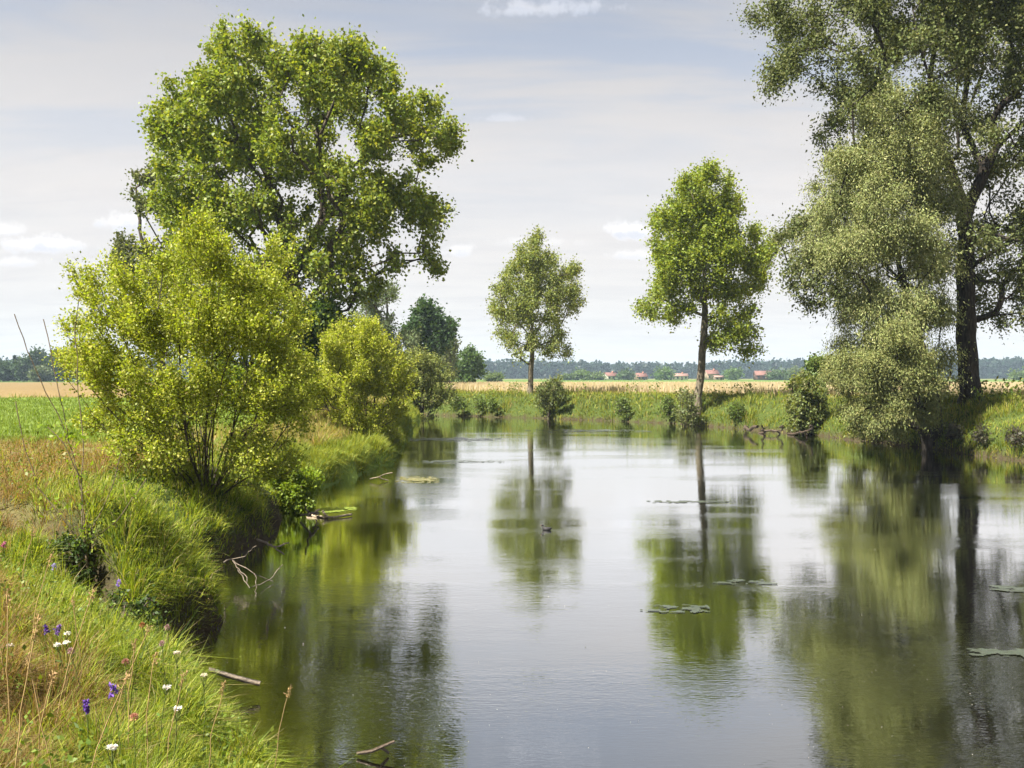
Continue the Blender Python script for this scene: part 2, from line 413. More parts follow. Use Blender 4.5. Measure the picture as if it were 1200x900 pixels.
def leaves(C, L, wr, upb=0.5, droop=0.4, col=(0.06, 0.1, 0.02), cvar=0.28, col2=None, f2=0.3, out=None):
    n = len(C); ax = RNG.normal(size=(n, 3)); ax[:, 2] -= droop
    if out is not None: ax += out
    ax = unit(ax)
    nn = RNG.normal(size=(n, 3)); nn[:, 2] += upb; nn = unit(nn - ax * np.sum(nn * ax, 1, keepdims=True)); w = np.cross(ax, nn)
    s = L * RNG.uniform(.6, 1.3, (n, 1)); h = s * wr * 0.5
    V = np.empty((n, 4, 3)); V[:, 0] = C; V[:, 1] = C + ax * s * .42 + w * h + nn * s * .08; V[:, 2] = C + ax * s; V[:, 3] = C + ax * s * .42 - w * h + nn * s * .08
    Fq = np.arange(n * 4).reshape(n, 4)
    c = np.array(col)[None] * (1 + RNG.uniform(-cvar, cvar, (n, 1)))
    if col2 is not None:
        k = RNG.random((n, 1)) < f2; c = np.where(k, np.array(col2)[None] * (1 + RNG.uniform(-cvar, cvar, (n, 1))), c)
    c = c * (1 + RNG.uniform(-.08, .08, (n, 3)))
    return V.reshape(-1, 3), Fq, np.repeat(c, 4, 0)

def clump_points(clumps, Y, npts, depth, cx, hw):
    """attractors: every clump of the outline becomes two or three clumps at different depths of a round crown"""
    out = []; rs = np.array([c[2] for c in clumps], float); n_each = rs ** 2 / np.sum(rs ** 2) * npts
    for (px, py, r), n in zip(clumps, n_each):
        ecc = min(1.0, abs(px - cx) / hw); dd = depth * math.sqrt(max(0.02, 1 - ecc ** 2))
        kk = 3 if dd > 1.2 * r / F * Y else 2
        offs = np.linspace(-dd, dd, kk) * .8 if dd > .6 * r / F * Y else [0.0]
        rw = r / F * Y
        for o in offs:
            m = max(4, int(n / len(offs))); sh = (1 - .35 * abs(o) / (depth + 1e-6))
            c0 = W(px, py, Y + .4 * o) + np.array([0, .6 * o, 0]) + np.array([RNG.normal(0, .25) * rw * (o != 0), RNG.normal(0, .2) * rw, RNG.normal(0, .2) * rw * (o != 0)])
            d = unit(RNG.normal(size=(m, 3))) * (RNG.random((m, 1)) ** (1 / 2.2)) * rw * sh
            q = c0 + d; out.append(q)
    return np.concatenate(out)

def tree(name, label, cat, Y, base, trunk, limbs, clumps, R, n_att, n_leaf, L, col, col2=None, f2=.3, depth=None, group=None, mat=None, bark=None,
         wr=.8, bf=.45, scat=.28, droop=.4, upb=.5, ex=.55, r0=.012, flare=.5, step=.7, wig=.07, leaf_r=.5, shoots=0, slen=.8, prune=0.0):
    """trunk, limbs: polylines in photo pixels at distance Y (third value = metres behind it)"""
    bx, by = W(base[0], 0, Y)[0], Y; bz = hz(bx, by) - 0.08
    root = empty(name, (bx, by, bz), label, cat, group)
    S = Skel()
    def pt(p): return W(p[0], p[1], Y) + np.array([0, p[2] if len(p) > 2 else 0, 0])
    S.line([np.array([bx, by, bz - .25])] + [pt(p) for p in trunk], step, wig)
    for l in limbs:
        pts = [pt(p) for p in l]; j = S.nearest(pts[0]); S.line([S.P[j]] + pts[1:], step, wig, start=j)
    px = np.array([c[0] for c in clumps]); cxm = (px.min() + px.max()) / 2; hw = (px.max() - px.min()) / 2 + 12
    if depth is None: depth = hw / F * Y * .85
    A = clump_points(clumps, Y, n_att, depth, cxm, hw)
    A = A[A[:, 2] > bz + 0.25]
    S.grow(A, bf)
    if shoots:
        cz = A.mean(0); PP = np.array(S.P); isp = np.zeros(len(PP), bool); isp[[p for p in S.par if p >= 0]] = True
        ends = np.where(~isp)[0]; sc_ = (PP[ends, 2] - bz) + .6 * np.linalg.norm(PP[ends, :2] - cz[:2], axis=1); ends = ends[np.argsort(-sc_)[:int(len(ends) * .6)]]
        for j in RNG.choice(ends, min(shoots, len(ends)), replace=False):
            dr = unit(unit(PP[j] - cz) * .55 + np.array([0, 0, .75]) + RNG.normal(0, .18, 3)); cur = int(j); L_ = slen * RNG.uniform(.4, 1.2)
            for q in range(4): cur = S.add(S.P[cur] + dr * L_ / 4, cur)
    S.radii(R, r0, ex)
    V, Fq = S.tubes(minr=0.0, flare=flare)
    o3 = np.array([bx, by, bz])
    np_mesh('trunk', V - o3, [Fq], bark or M_BARK, root, smooth=True)
    P = np.array(S.P); par = np.array(S.par); tip = np.where((S.w <= 4) & (par >= 0) & (np.arange(len(P)) > 3) & (S.r < leaf_r))[0]
    wts = 1.0 / np.sqrt(S.w[tip]); wts /= wts.sum()
    k = RNG.choice(tip, n_leaf, p=wts); tt = RNG.random((n_leaf, 1))
    a = P[par[k]]; b = P[k]; ln = np.linalg.norm(b - a, axis=1, keepdims=True); a = b - (b - a) * np.minimum(1, .9 / np.maximum(ln, 1e-6))
    C = a * (1 - tt) + b * tt + RNG.normal(0, scat, (n_leaf, 3)) * (RNG.random((n_leaf, 1)) ** .5)
    C = C[C[:, 2] > bz + 0.15]
    if prune:
        big = P[(S.r > .11) & (P[:, 2] > bz + 1)]
        if len(big):
            hit = np.zeros(len(C), bool)
            for i0 in range(0, len(C), 20000):
                cc = C[i0:i0 + 20000]; d2 = (cc[:, None, 0] - big[None, :, 0]) ** 2 + (cc[:, None, 2] - big[None, :, 2]) ** 2
                j = np.argmin(d2, 1); hit[i0:i0 + 20000] = (d2[np.arange(len(cc)), j] < .36 ** 2) & (cc[:, 1] < big[j, 1] + .1)
            C = C[~(hit & (RNG.random(len(C)) < prune))]
    cen = A.mean(0); outd = unit(C - cen) * .5
    V, Fq, c = leaves(C, L, wr, upb, droop, col, .28, col2, f2, outd)
    np_mesh('crown', V - o3, [Fq], mat or M_LEAF, root, col=c)
    return root

def auto_clumps(cx, cy, rx, ry, n, rc, pw=1.0):
    out = []
    for k in range(n):
        a = RNG.uniform(0, 2 * np.pi); r = math.sqrt(RNG.random()) * 0.98
        out.append((cx + math.cos(a) * r * (rx - rc * .45), cy + math.sin(a) * r * (ry - rc * .45), rc * RNG.uniform(.75, 1.25)))
    return out
def simple(name, label, cat, px, top, bot, hw, Y, col, n_leaf, L, R=.2, group=None, col2=None, mat=None, n_att=260, clear=.12, rc=None, stems=1, **kw):
    """a rounder tree or bush given by its outline box"""
    col = tuple(min(.4, v * 1.45) for v in col); bz = hz((px - CX) / F * Y, Y); ybase = HY + (CH - bz) / Y * F
    ry = (ybase - top) * (1 - clear) / 2; cy = top + ry; rc = rc or min(hw, ry) * .42
    cl = auto_clumps(px, cy, hw, ry, 26, rc)
    tr = [(px, ybase - (ybase - cy) * .5), (px + RNG.normal() * hw * .05, cy), (px + RNG.normal() * hw * .1, cy - ry * .55)]
    limbs = []
    for s in range(stems - 1):
        a = RNG.uniform(-1, 1); limbs.append([(px, ybase - 1), (px + a * hw * .35, cy + ry * .3, RNG.normal() * .2 * hw / F * Y), (px + a * hw * .75, cy - ry * .3 * (1 - abs(a)), RNG.normal() * .4 * hw / F * Y)])
    return tree(name, label, cat, Y, (px, ybase), tr, limbs, cl, R, n_att, n_leaf, L, col, col2=col2, group=group, mat=mat, scat=kw.pop('scat', L * 1.2), **kw)

# --- big trees
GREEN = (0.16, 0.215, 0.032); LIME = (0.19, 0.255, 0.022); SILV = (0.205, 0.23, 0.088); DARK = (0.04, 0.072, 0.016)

tree('poplar_tree', 'broad old poplar with dark forked limbs towering behind the bushes on the left bank', 'tree', 50, (350, 480),
     [(348, 440), (345, 390), (341, 340), (336, 300)],
     [[(336, 300), (330, 265), (321, 235), (317, 208), (303, 185), (275, 172), (240, 165, -1)],
      [(317, 208), (306, 150, 1), (296, 110, 1), (290, 75)],
      [(341, 330), (358, 300), (376, 262), (396, 240), (425, 238, 1), (452, 250, 1), (485, 270, 1)],
      [(376, 262), (372, 215, 2), (366, 175, 2), (362, 130, 2), (372, 85, 1)],
      [(372, 215), (384, 175, -2), (400, 130, -2), (420, 90)],
      [(396, 240), (425, 195, 0), (450, 165), (490, 158), (518, 165)],
      [(336, 305), (313, 265, -2), (280, 255, -2), (240, 265, -2), (215, 260)],
      [(341, 345), (290, 320, -3), (245, 315, -3)],
      [(345, 380), (395, 330, -2), (430, 310, -2)]],
     [(272, 78, 30), (308, 71, 24), (250, 108, 28), (215, 146, 30), (192, 166, 18), (290, 121, 38), (240, 173, 40), (350, 91, 26), (382, 71, 24), (420, 78, 28), (448, 94, 20),
      (398, 121, 38), (358, 141, 26), (472, 134, 24), (505, 141, 20), (524, 166, 16), (440, 166, 32), (492, 168, 20), (300, 178, 40), (362, 193, 36), (232, 223, 36),
      (208, 250, 26), (262, 262, 42), (322, 240, 36), (400, 220, 38), (447, 223, 28), (478, 240, 22), (503, 255, 18), (500, 292, 18), (508, 312, 10), (442, 268, 34), (392, 285, 38),
      (342, 305, 38), (465, 305, 16), (225, 310, 40), (290, 330, 42), (430, 322, 24), (400, 335, 30), (350, 365, 34), (300, 385, 34), (400, 375, 24)],
     .62, 2700, 135000, .18, GREEN, (0.23, 0.265, 0.04), .40, depth=5.0, scat=.34, bf=.4, ex=.62, shoots=260, slen=.45, prune=.92)

tree('silver_poplar_tree', 'tall tree with shade put into its darker leaves and near black forked trunk at the right edge of the photo', 'tree', 46, (1140, 474),
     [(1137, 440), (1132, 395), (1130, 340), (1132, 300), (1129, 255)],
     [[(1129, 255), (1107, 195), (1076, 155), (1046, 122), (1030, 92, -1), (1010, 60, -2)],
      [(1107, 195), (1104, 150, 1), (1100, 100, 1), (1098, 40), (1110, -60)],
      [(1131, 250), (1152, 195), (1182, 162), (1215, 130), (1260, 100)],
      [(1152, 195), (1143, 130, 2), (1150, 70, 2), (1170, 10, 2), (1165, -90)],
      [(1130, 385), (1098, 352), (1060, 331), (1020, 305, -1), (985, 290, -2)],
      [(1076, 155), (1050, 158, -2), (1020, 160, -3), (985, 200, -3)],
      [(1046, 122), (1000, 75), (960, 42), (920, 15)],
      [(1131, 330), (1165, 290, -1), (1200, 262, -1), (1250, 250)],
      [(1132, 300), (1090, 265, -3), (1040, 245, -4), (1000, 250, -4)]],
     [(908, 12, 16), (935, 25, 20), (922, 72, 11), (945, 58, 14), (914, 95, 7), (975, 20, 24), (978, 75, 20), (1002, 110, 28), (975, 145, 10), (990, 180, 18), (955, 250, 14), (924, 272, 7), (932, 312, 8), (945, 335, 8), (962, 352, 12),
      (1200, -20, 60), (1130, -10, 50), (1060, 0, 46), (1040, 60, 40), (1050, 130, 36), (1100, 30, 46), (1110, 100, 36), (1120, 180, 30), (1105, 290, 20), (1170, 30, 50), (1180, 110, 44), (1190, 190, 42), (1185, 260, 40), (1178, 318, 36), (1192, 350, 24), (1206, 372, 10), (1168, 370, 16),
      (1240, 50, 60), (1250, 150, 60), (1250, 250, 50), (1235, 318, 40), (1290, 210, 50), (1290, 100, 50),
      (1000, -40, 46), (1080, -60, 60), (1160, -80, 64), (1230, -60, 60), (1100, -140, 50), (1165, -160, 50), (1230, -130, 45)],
     .46, 2900, 360000, .15, (0.105, 0.125, 0.045), (0.15, 0.165, 0.07), .30, depth=6.5, mat=M_LEAFG, wr=.6, scat=.42, bf=.4, ex=.60, bark=M_BARKD, shoots=160, slen=.8, prune=.65)  # shaded part of the crown: its shade is put into the darker leaf colour
tree('sunlit_silver_crown', 'sunlit left side of the crown of the dark trunked tree, its light put into pale silvery leaves', 'tree', 44.5, (1098, 480),
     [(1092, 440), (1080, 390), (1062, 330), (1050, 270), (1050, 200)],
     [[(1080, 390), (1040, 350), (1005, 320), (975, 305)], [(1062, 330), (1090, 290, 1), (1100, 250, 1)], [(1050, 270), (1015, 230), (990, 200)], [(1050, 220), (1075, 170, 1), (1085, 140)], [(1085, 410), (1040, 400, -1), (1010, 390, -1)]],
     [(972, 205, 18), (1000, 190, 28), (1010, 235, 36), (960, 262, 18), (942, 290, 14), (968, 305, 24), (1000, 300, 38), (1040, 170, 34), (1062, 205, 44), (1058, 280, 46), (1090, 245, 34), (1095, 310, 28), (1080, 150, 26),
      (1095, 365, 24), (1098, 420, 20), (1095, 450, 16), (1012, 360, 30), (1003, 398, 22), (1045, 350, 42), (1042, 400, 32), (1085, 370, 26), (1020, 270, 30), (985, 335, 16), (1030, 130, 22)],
     .26, 1800, 210000, .125, SILV, (0.31, 0.33, 0.15), .35, depth=4.2, mat=M_LEAFG, wr=.34, scat=.36, droop=1.3, bf=.45, ex=.62, bark=M_BARKD, shoots=60, slen=.6)  # sunlit half of the tree above; light and silvery undersides put into paler leaves

tree('young_poplar_tree', 'green slender poplar on the far bank, right of centre, with a drooping lower right branch', 'tree', 67, (816, 465),
     [(816.5, 430), (817, 400), (819, 360), (820, 320), (822, 260), (823, 212)],
     [[(819, 362), (808, 332), (798, 295), (790, 265)], [(819, 350), (840, 330), (858, 310), (888, 295)], [(818, 372), (795, 358), (772, 350)], [(818, 382), (845, 385), (868, 400)],
      [(821, 300), (838, 270), (848, 240)], [(820, 330), (800, 310, -1.5), (782, 300, -1.5)]],
     [(822, 213, 13), (803, 225, 12), (843, 222, 13), (857, 248, 13), (774, 262, 10), (790, 258, 18), (822, 250, 24), (848, 272, 18), (780, 298, 18), (813, 295, 26), (846, 302, 24), (886, 277, 8), (895, 298, 10),
      (880, 308, 14), (768, 343, 15), (790, 335, 22), (820, 338, 24), (855, 340, 22), (880, 333, 13), (762, 367, 9), (785, 367, 12), (842, 370, 13), (850, 397, 16), (875, 393, 13), (880, 414, 7), (862, 380, 16),
      (838, 396, 9), (872, 366, 13), (800, 365, 14), (755, 358, 7), (820, 275, 24)],
     .25, 1100, 90000, .165, (0.17, 0.225, 0.032), (0.24, 0.285, 0.035), .35, depth=3.4, bark=M_BARKL, scat=.38, shoots=160, slen=.8, prune=.25, group='poplars on the far bank')
tree('young_poplar_tree', 'thin greyish poplar with see-through crown on the far bank, near the centre of the photo', 'tree', 82, (622, 462),
     [(622.3, 430), (623, 400), (624, 360), (626, 320), (628, 290)],
     [[(623, 395), (635, 378), (650, 360), (668, 340)], [(623, 400), (608, 380), (595, 360)], [(624, 360), (612, 335), (605, 315)], [(624, 350), (638, 325), (645, 308)], [(622.5, 412), (645, 400), (665, 405)],
      [(622.5, 412), (604, 402), (588, 392)]],
     [(628, 291, 9), (612, 305, 12), (642, 306, 11), (600, 320, 11), (625, 322, 17), (646, 330, 12), (667, 323, 10), (593, 343, 13), (620, 348, 19), (648, 350, 14), (672, 345, 8), (582, 364, 8), (598, 370, 16),
      (622, 373, 18), (650, 370, 16), (670, 363, 9), (584, 390, 7), (600, 396, 14), (625, 398, 16), (652, 396, 14), (664, 412, 8), (608, 415, 8), (645, 410, 12), (672, 352, 8)],
     .21, 900, 42000, .16, (0.18, 0.22, 0.065), (0.24, 0.27, 0.08), .3, depth=3.2, bark=M_BARKL, scat=.36, shoots=110, slen=.8, group='poplars on the far bank')

# --- bushes of the near bank
stems = []
for (px, py, dy) in ((98, 345, 0), (120, 325, .6), (105, 440, -.5), (140, 380, 1), (150, 480, -.8), (185, 320, -.6), (215, 300, .8), (246, 275, 0), (275, 320, -.9), (300, 335, .9), (330, 300, 0), (345, 385, .6),
                     (340, 440, -.8), (350, 500, .3), (165, 420, -1.2), (290, 420, -1.3), (235, 380, -1.2), (200, 460, 1.3), (310, 500, -1.0), (130, 520, .3)):
    mx, my = 242 + (px - 242) * .45, 600 + (py - 600) * .5 + 12
    stems.append([(242, 597), (242 + (px - 242) * .18, 575 - abs(597 - py) * .1, dy * .3), (mx, my, dy * .8), (px, py, dy)])
for _ in range(22):
    px = RNG.uniform(110, 345); py = RNG.uniform(330, 500) + abs(px - 240) * .5; dy = RNG.uniform(-1.3, 1.3)
    stems.append([(242, 597), (242 + (px - 242) * .25, 572, dy * .35), (242 + (px - 242) * .55, 600 + (py - 600) * .5 + 8, dy * .8), (px, py, dy)])
tree('willow_bush', 'large lime green bush with many stems fanning from a dark base at the left bank', 'bush', 19.2, (242, 600), [(242, 590), (240, 560)], stems,
     [(108, 345, 14), (130, 328, 13), (95, 425, 15), (150, 372, 26), (138, 440, 38), (185, 333, 22), (215, 315, 20), (246, 295, 18), (272, 335, 24), (300, 345, 22), (327, 305, 8), (322, 345, 16), (200, 385, 42),
      (260, 385, 42), (308, 398, 30), (348, 378, 10), (338, 430, 24), (180, 470, 44), (240, 460, 44), (300, 470, 40), (342, 485, 22), (160, 520, 28), (212, 530, 30), (290, 530, 36), (335, 540, 26), (352, 575, 10),
      (120, 487, 22), (90, 385, 9), (312, 565, 18), (246, 278, 8)],
      .085, 2100, 125000, .058, (0.235, 0.265, 0.03), (0.37, 0.385, 0.06), .4, depth=1.9, mat=M_LEAFY, wr=.62, scat=.12, bf=.8, r0=.004, shoots=330, slen=.48, step=.35, wig=.03, flare=.2, droop=.0)
tree('willow_bush', 'rounded yellow green bush overhanging the water below the old poplar', 'bush', 40.5, (430, 528), [(430, 515), (428, 490)],
     [[(430, 520), (405, 470, -1), (385, 430, -1)], [(430, 520), (418, 450, 1), (410, 405)], [(430, 520), (440, 460), (430, 400, -.5)], [(430, 520), (455, 480), (465, 450)], [(430, 520), (400, 500), (380, 470)], [(430, 520), (450, 500, -1), (470, 485, -1)]],
     [(400, 420, 22), (426, 405, 18), (445, 420, 16), (385, 450, 24), (420, 450, 30), (453, 450, 22), (464, 475, 15), (400, 485, 24), (435, 490, 26), (455, 508, 14), (368, 440, 10), (430, 512, 14), (405, 398, 10), (440, 398, 8), (368, 470, 14)],
     .12, 1000, 80000, .10, (0.28, 0.30, 0.03), (0.38, 0.39, 0.07), .4, depth=2.2, mat=M_LEAFY, wr=.5, scat=.13, bf=.7, r0=.006, shoots=200, slen=.9, step=.4, flare=.2, droop=.1)
tree('willow_bush', 'grey green willow leaning over the water at the foot of the dark trunked tree', 'bush', 42, (1080, 528), [(1082, 505), (1078, 470)],
     [[(1082, 510), (1055, 480), (1030, 470, -1), (1005, 478, -1)], [(1078, 470), (1060, 430), (1040, 400)], [(1078, 490), (1100, 440), (1105, 400)], [(1078, 470), (1075, 420, 1), (1068, 380)], [(1082, 508), (1060, 500, -1.2), (1035, 492, -1.2)], [(1078, 480), (1030, 440, -.8), (1000, 420, -.8)]],
     [(1050, 400, 30), (1020, 425, 26), (1000, 450, 22), (1055, 440, 34),  (1030, 475, 22), (1000, 483, 12), (1070, 475, 22), (1010, 505, 9), (1045, 498, 12), (985, 425, 12),  (972, 440, 7)],
     .22, 1200, 90000, .115, SILV, (0.22, 0.23, 0.085), .35, depth=2.6, mat=M_LEAFG, wr=.34, scat=.24, droop=1.2, bf=.55, r0=.008, step=.4, flare=.3, bark=M_BARKD)
simple('hawthorn_bush', 'round leafy bush at the far bank waterline, left of the grey green willow', 'bush', 946, 436, 500, 26, 56, (0.10, 0.125, 0.035), 13000, .15, R=.12, col2=(0.15, 0.16, 0.05), stems=5, clear=.03, n_att=350)
simple('young_willow_tree', 'small pointed sapling rising behind the round leafy bush on the far bank', 'tree', 957, 418, 470, 14, 66, (0.085, 0.125, 0.03), 4500, .17, R=.08, stems=3, clear=.05)
simple('scrub_bush', 'thin dark topped bush beside the foot of the thin greyish poplar', 'bush', 645, 437, 488, 17, 77, (0.085, 0.105, 0.035), 3000, .16, R=.1, stems=6, clear=.02)
simple('scrub_bush', 'sparse bush with bare twigs in front of the green poplar trunk', 'bush', 805, 452, 495, 14, 65, (0.10, 0.12, 0.045), 1700, .15, R=.06, stems=7, clear=.02)
simple('pollard_willow', 'round silvery willow at the bend where the left bank ends', 'tree', 493, 416, 490, 31, 77, (0.15, 0.17, 0.05), 26000, .17, R=.22, col2=(0.17, 0.19, 0.07), mat=M_LEAFG, stems=6, clear=.04, wr=.5, n_att=500, shoots=160, slen=.8)
# --- trees behind the left bank
tree('white_poplar_tree', 'pale olive tree peeking out behind the left side of the old poplar', 'tree', 72, (190, 470), [(190, 440), (188, 350), (180, 280)],
     [[(185, 330), (165, 270), (160, 220)], [(188, 350), (150, 320), (140, 300)]],
     [(172, 210, 18), (160, 230, 14), (190, 200, 12), (185, 245, 20), (155, 290, 22), (145, 305, 16), (180, 310, 26), (140, 325, 14), (200, 340, 30), (160, 350, 24), (215, 290, 28), (180, 390, 28)],
     .3, 500, 15000, .22, (0.10, 0.115, 0.04), (0.14, 0.15, 0.055), .3, depth=4, mat=M_LEAFG)
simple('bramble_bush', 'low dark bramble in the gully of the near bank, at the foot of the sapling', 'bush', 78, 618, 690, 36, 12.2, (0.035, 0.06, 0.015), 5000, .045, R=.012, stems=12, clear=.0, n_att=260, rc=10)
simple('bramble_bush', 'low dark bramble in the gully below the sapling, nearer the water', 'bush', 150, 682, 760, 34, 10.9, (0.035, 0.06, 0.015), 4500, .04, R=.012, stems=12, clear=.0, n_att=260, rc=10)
simple('shrub', 'low lush shrub leaning to the water between the near bush and the grassy spit', 'bush', 345, 520, 600, 30, 24, (0.12, 0.17, 0.02), 22000, .065, R=.05, stems=9, clear=.0, n_att=500, col2=LIME)
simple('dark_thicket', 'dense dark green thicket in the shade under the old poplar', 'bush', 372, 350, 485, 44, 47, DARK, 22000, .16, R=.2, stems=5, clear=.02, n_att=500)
simple('shrub', 'broad light green shrub between the large near bush and the old poplar', 'bush', 290, 330, 500, 50, 44, (0.10, 0.14, 0.02), 20000, .16, R=.2, stems=6, clear=.03, n_att=450, col2=LIME)
simple('willow_tree', 'tall hazy grey green willow behind the yellow green bush', 'tree', 455, 318, 450, 38, 118, (0.085, 0.11, 0.055), 15000, .36, R=.35, mat=M_LEAFG, clear=.1, n_att=420, wr=.5)
simple('oak_tree', 'dark green domed tree right of the hazy willow', 'tree', 503, 347, 450, 31, 135, (0.028, 0.055, 0.018), 13000, .42, R=.4, clear=.08, n_att=380)
simple('birch_tree', 'slim pale tree just right of the dark domed tree', 'tree', 528, 374, 450, 9, 150, (0.07, 0.09, 0.04), 2600, .36, R=.15, clear=.1)
simple('lime_tree', 'small round tree standing alone at the left end of the wheat field', 'tree', 548, 408, 450, 20, 185, (0.045, 0.08, 0.022), 8000, .48, R=.3, clear=.05)
simple('ash_tree', 'blue green tree squeezed between the dark domed tree and the small round tree', 'tree', 520, 405, 450, 14, 165, (0.035, 0.065, 0.025), 4500, .42, R=.25, clear=.05)

# ------------------------------------------------------------------ grass
def blades(P, H, Wd, lean, col, tipc=1.0):
    """two-joint curved blades: P base points, H length, Wd width, lean (n,2) horizontal bend as a fraction of H"""
    n = len(P); az = RNG.uniform(0, 2 * np.pi, n); w = np.stack([np.cos(az), np.sin(az), np.zeros(n)], 1) * Wd[:, None] * .5
    l3 = np.concatenate([lean, np.zeros((n, 1))], 1); lm = np.linalg.norm(l3, axis=1)
    up = np.sqrt(np.clip(1 - lm ** 2 * .55, .15, 1))
    m = P + np.stack([l3[:, 0] * .32 * H, l3[:, 1] * .32 * H, .55 * H * up], 1)
    tip = P + np.stack([l3[:, 0] * H, l3[:, 1] * H, H * (up - .32 * lm ** 2)], 1)
    V = np.empty((n, 5, 3)); V[:, 0] = P - w; V[:, 1] = P + w; V[:, 2] = m + w * .8; V[:, 3] = m - w * .8; V[:, 4] = tip
    b = np.arange(n)[:, None] * 5
    return V.reshape(-1, 3), [b + [0, 1, 2, 3], b + [3, 2, 4]], np.repeat(col, 5, 0)
def scatter(n, d0, d1, u0, u1):
    d = np.exp(RNG.uniform(math.log(d0), math.log(d1), n)); u = RNG.uniform(u0, u1, n); return u * d, d
def tufts(x, y, cell, seed):
    """offset of every blade from the centre of its tussock, in cells"""
    i = np.floor(x / cell); j = np.floor(y / cell); best = np.full(x.shape, 9.0); dx = np.zeros_like(x); dy = np.zeros_like(x)
    for a in (-1, 0, 1):
        for b in (-1, 0, 1):
            u = i + a; v = j + b; cx = (u + .5 + .8 * (vnoise(u * 1.0, v * 1.0, seed) - .5)) * cell; cy = (v + .5 + .8 * (vnoise(u * 1.0, v * 1.0, seed + 5) - .5)) * cell
            ex = (x - cx) / cell; ey = (y - cy) / cell; d = ex ** 2 + ey ** 2; k = d < best; best[k] = d[k]; dx[k] = ex[k]; dy[k] = ey[k]
    return dx, dy, np.sqrt(best), vnoise(np.floor(x / cell) * 1.0, np.floor(y / cell) * 1.0, seed + 9)
def shade(base, n, v=.25): return np.array(base)[None] * (1 + RNG.uniform(-v, v, (n, 1))) * (1 + RNG.uniform(-.06, .06, (n, 3)))

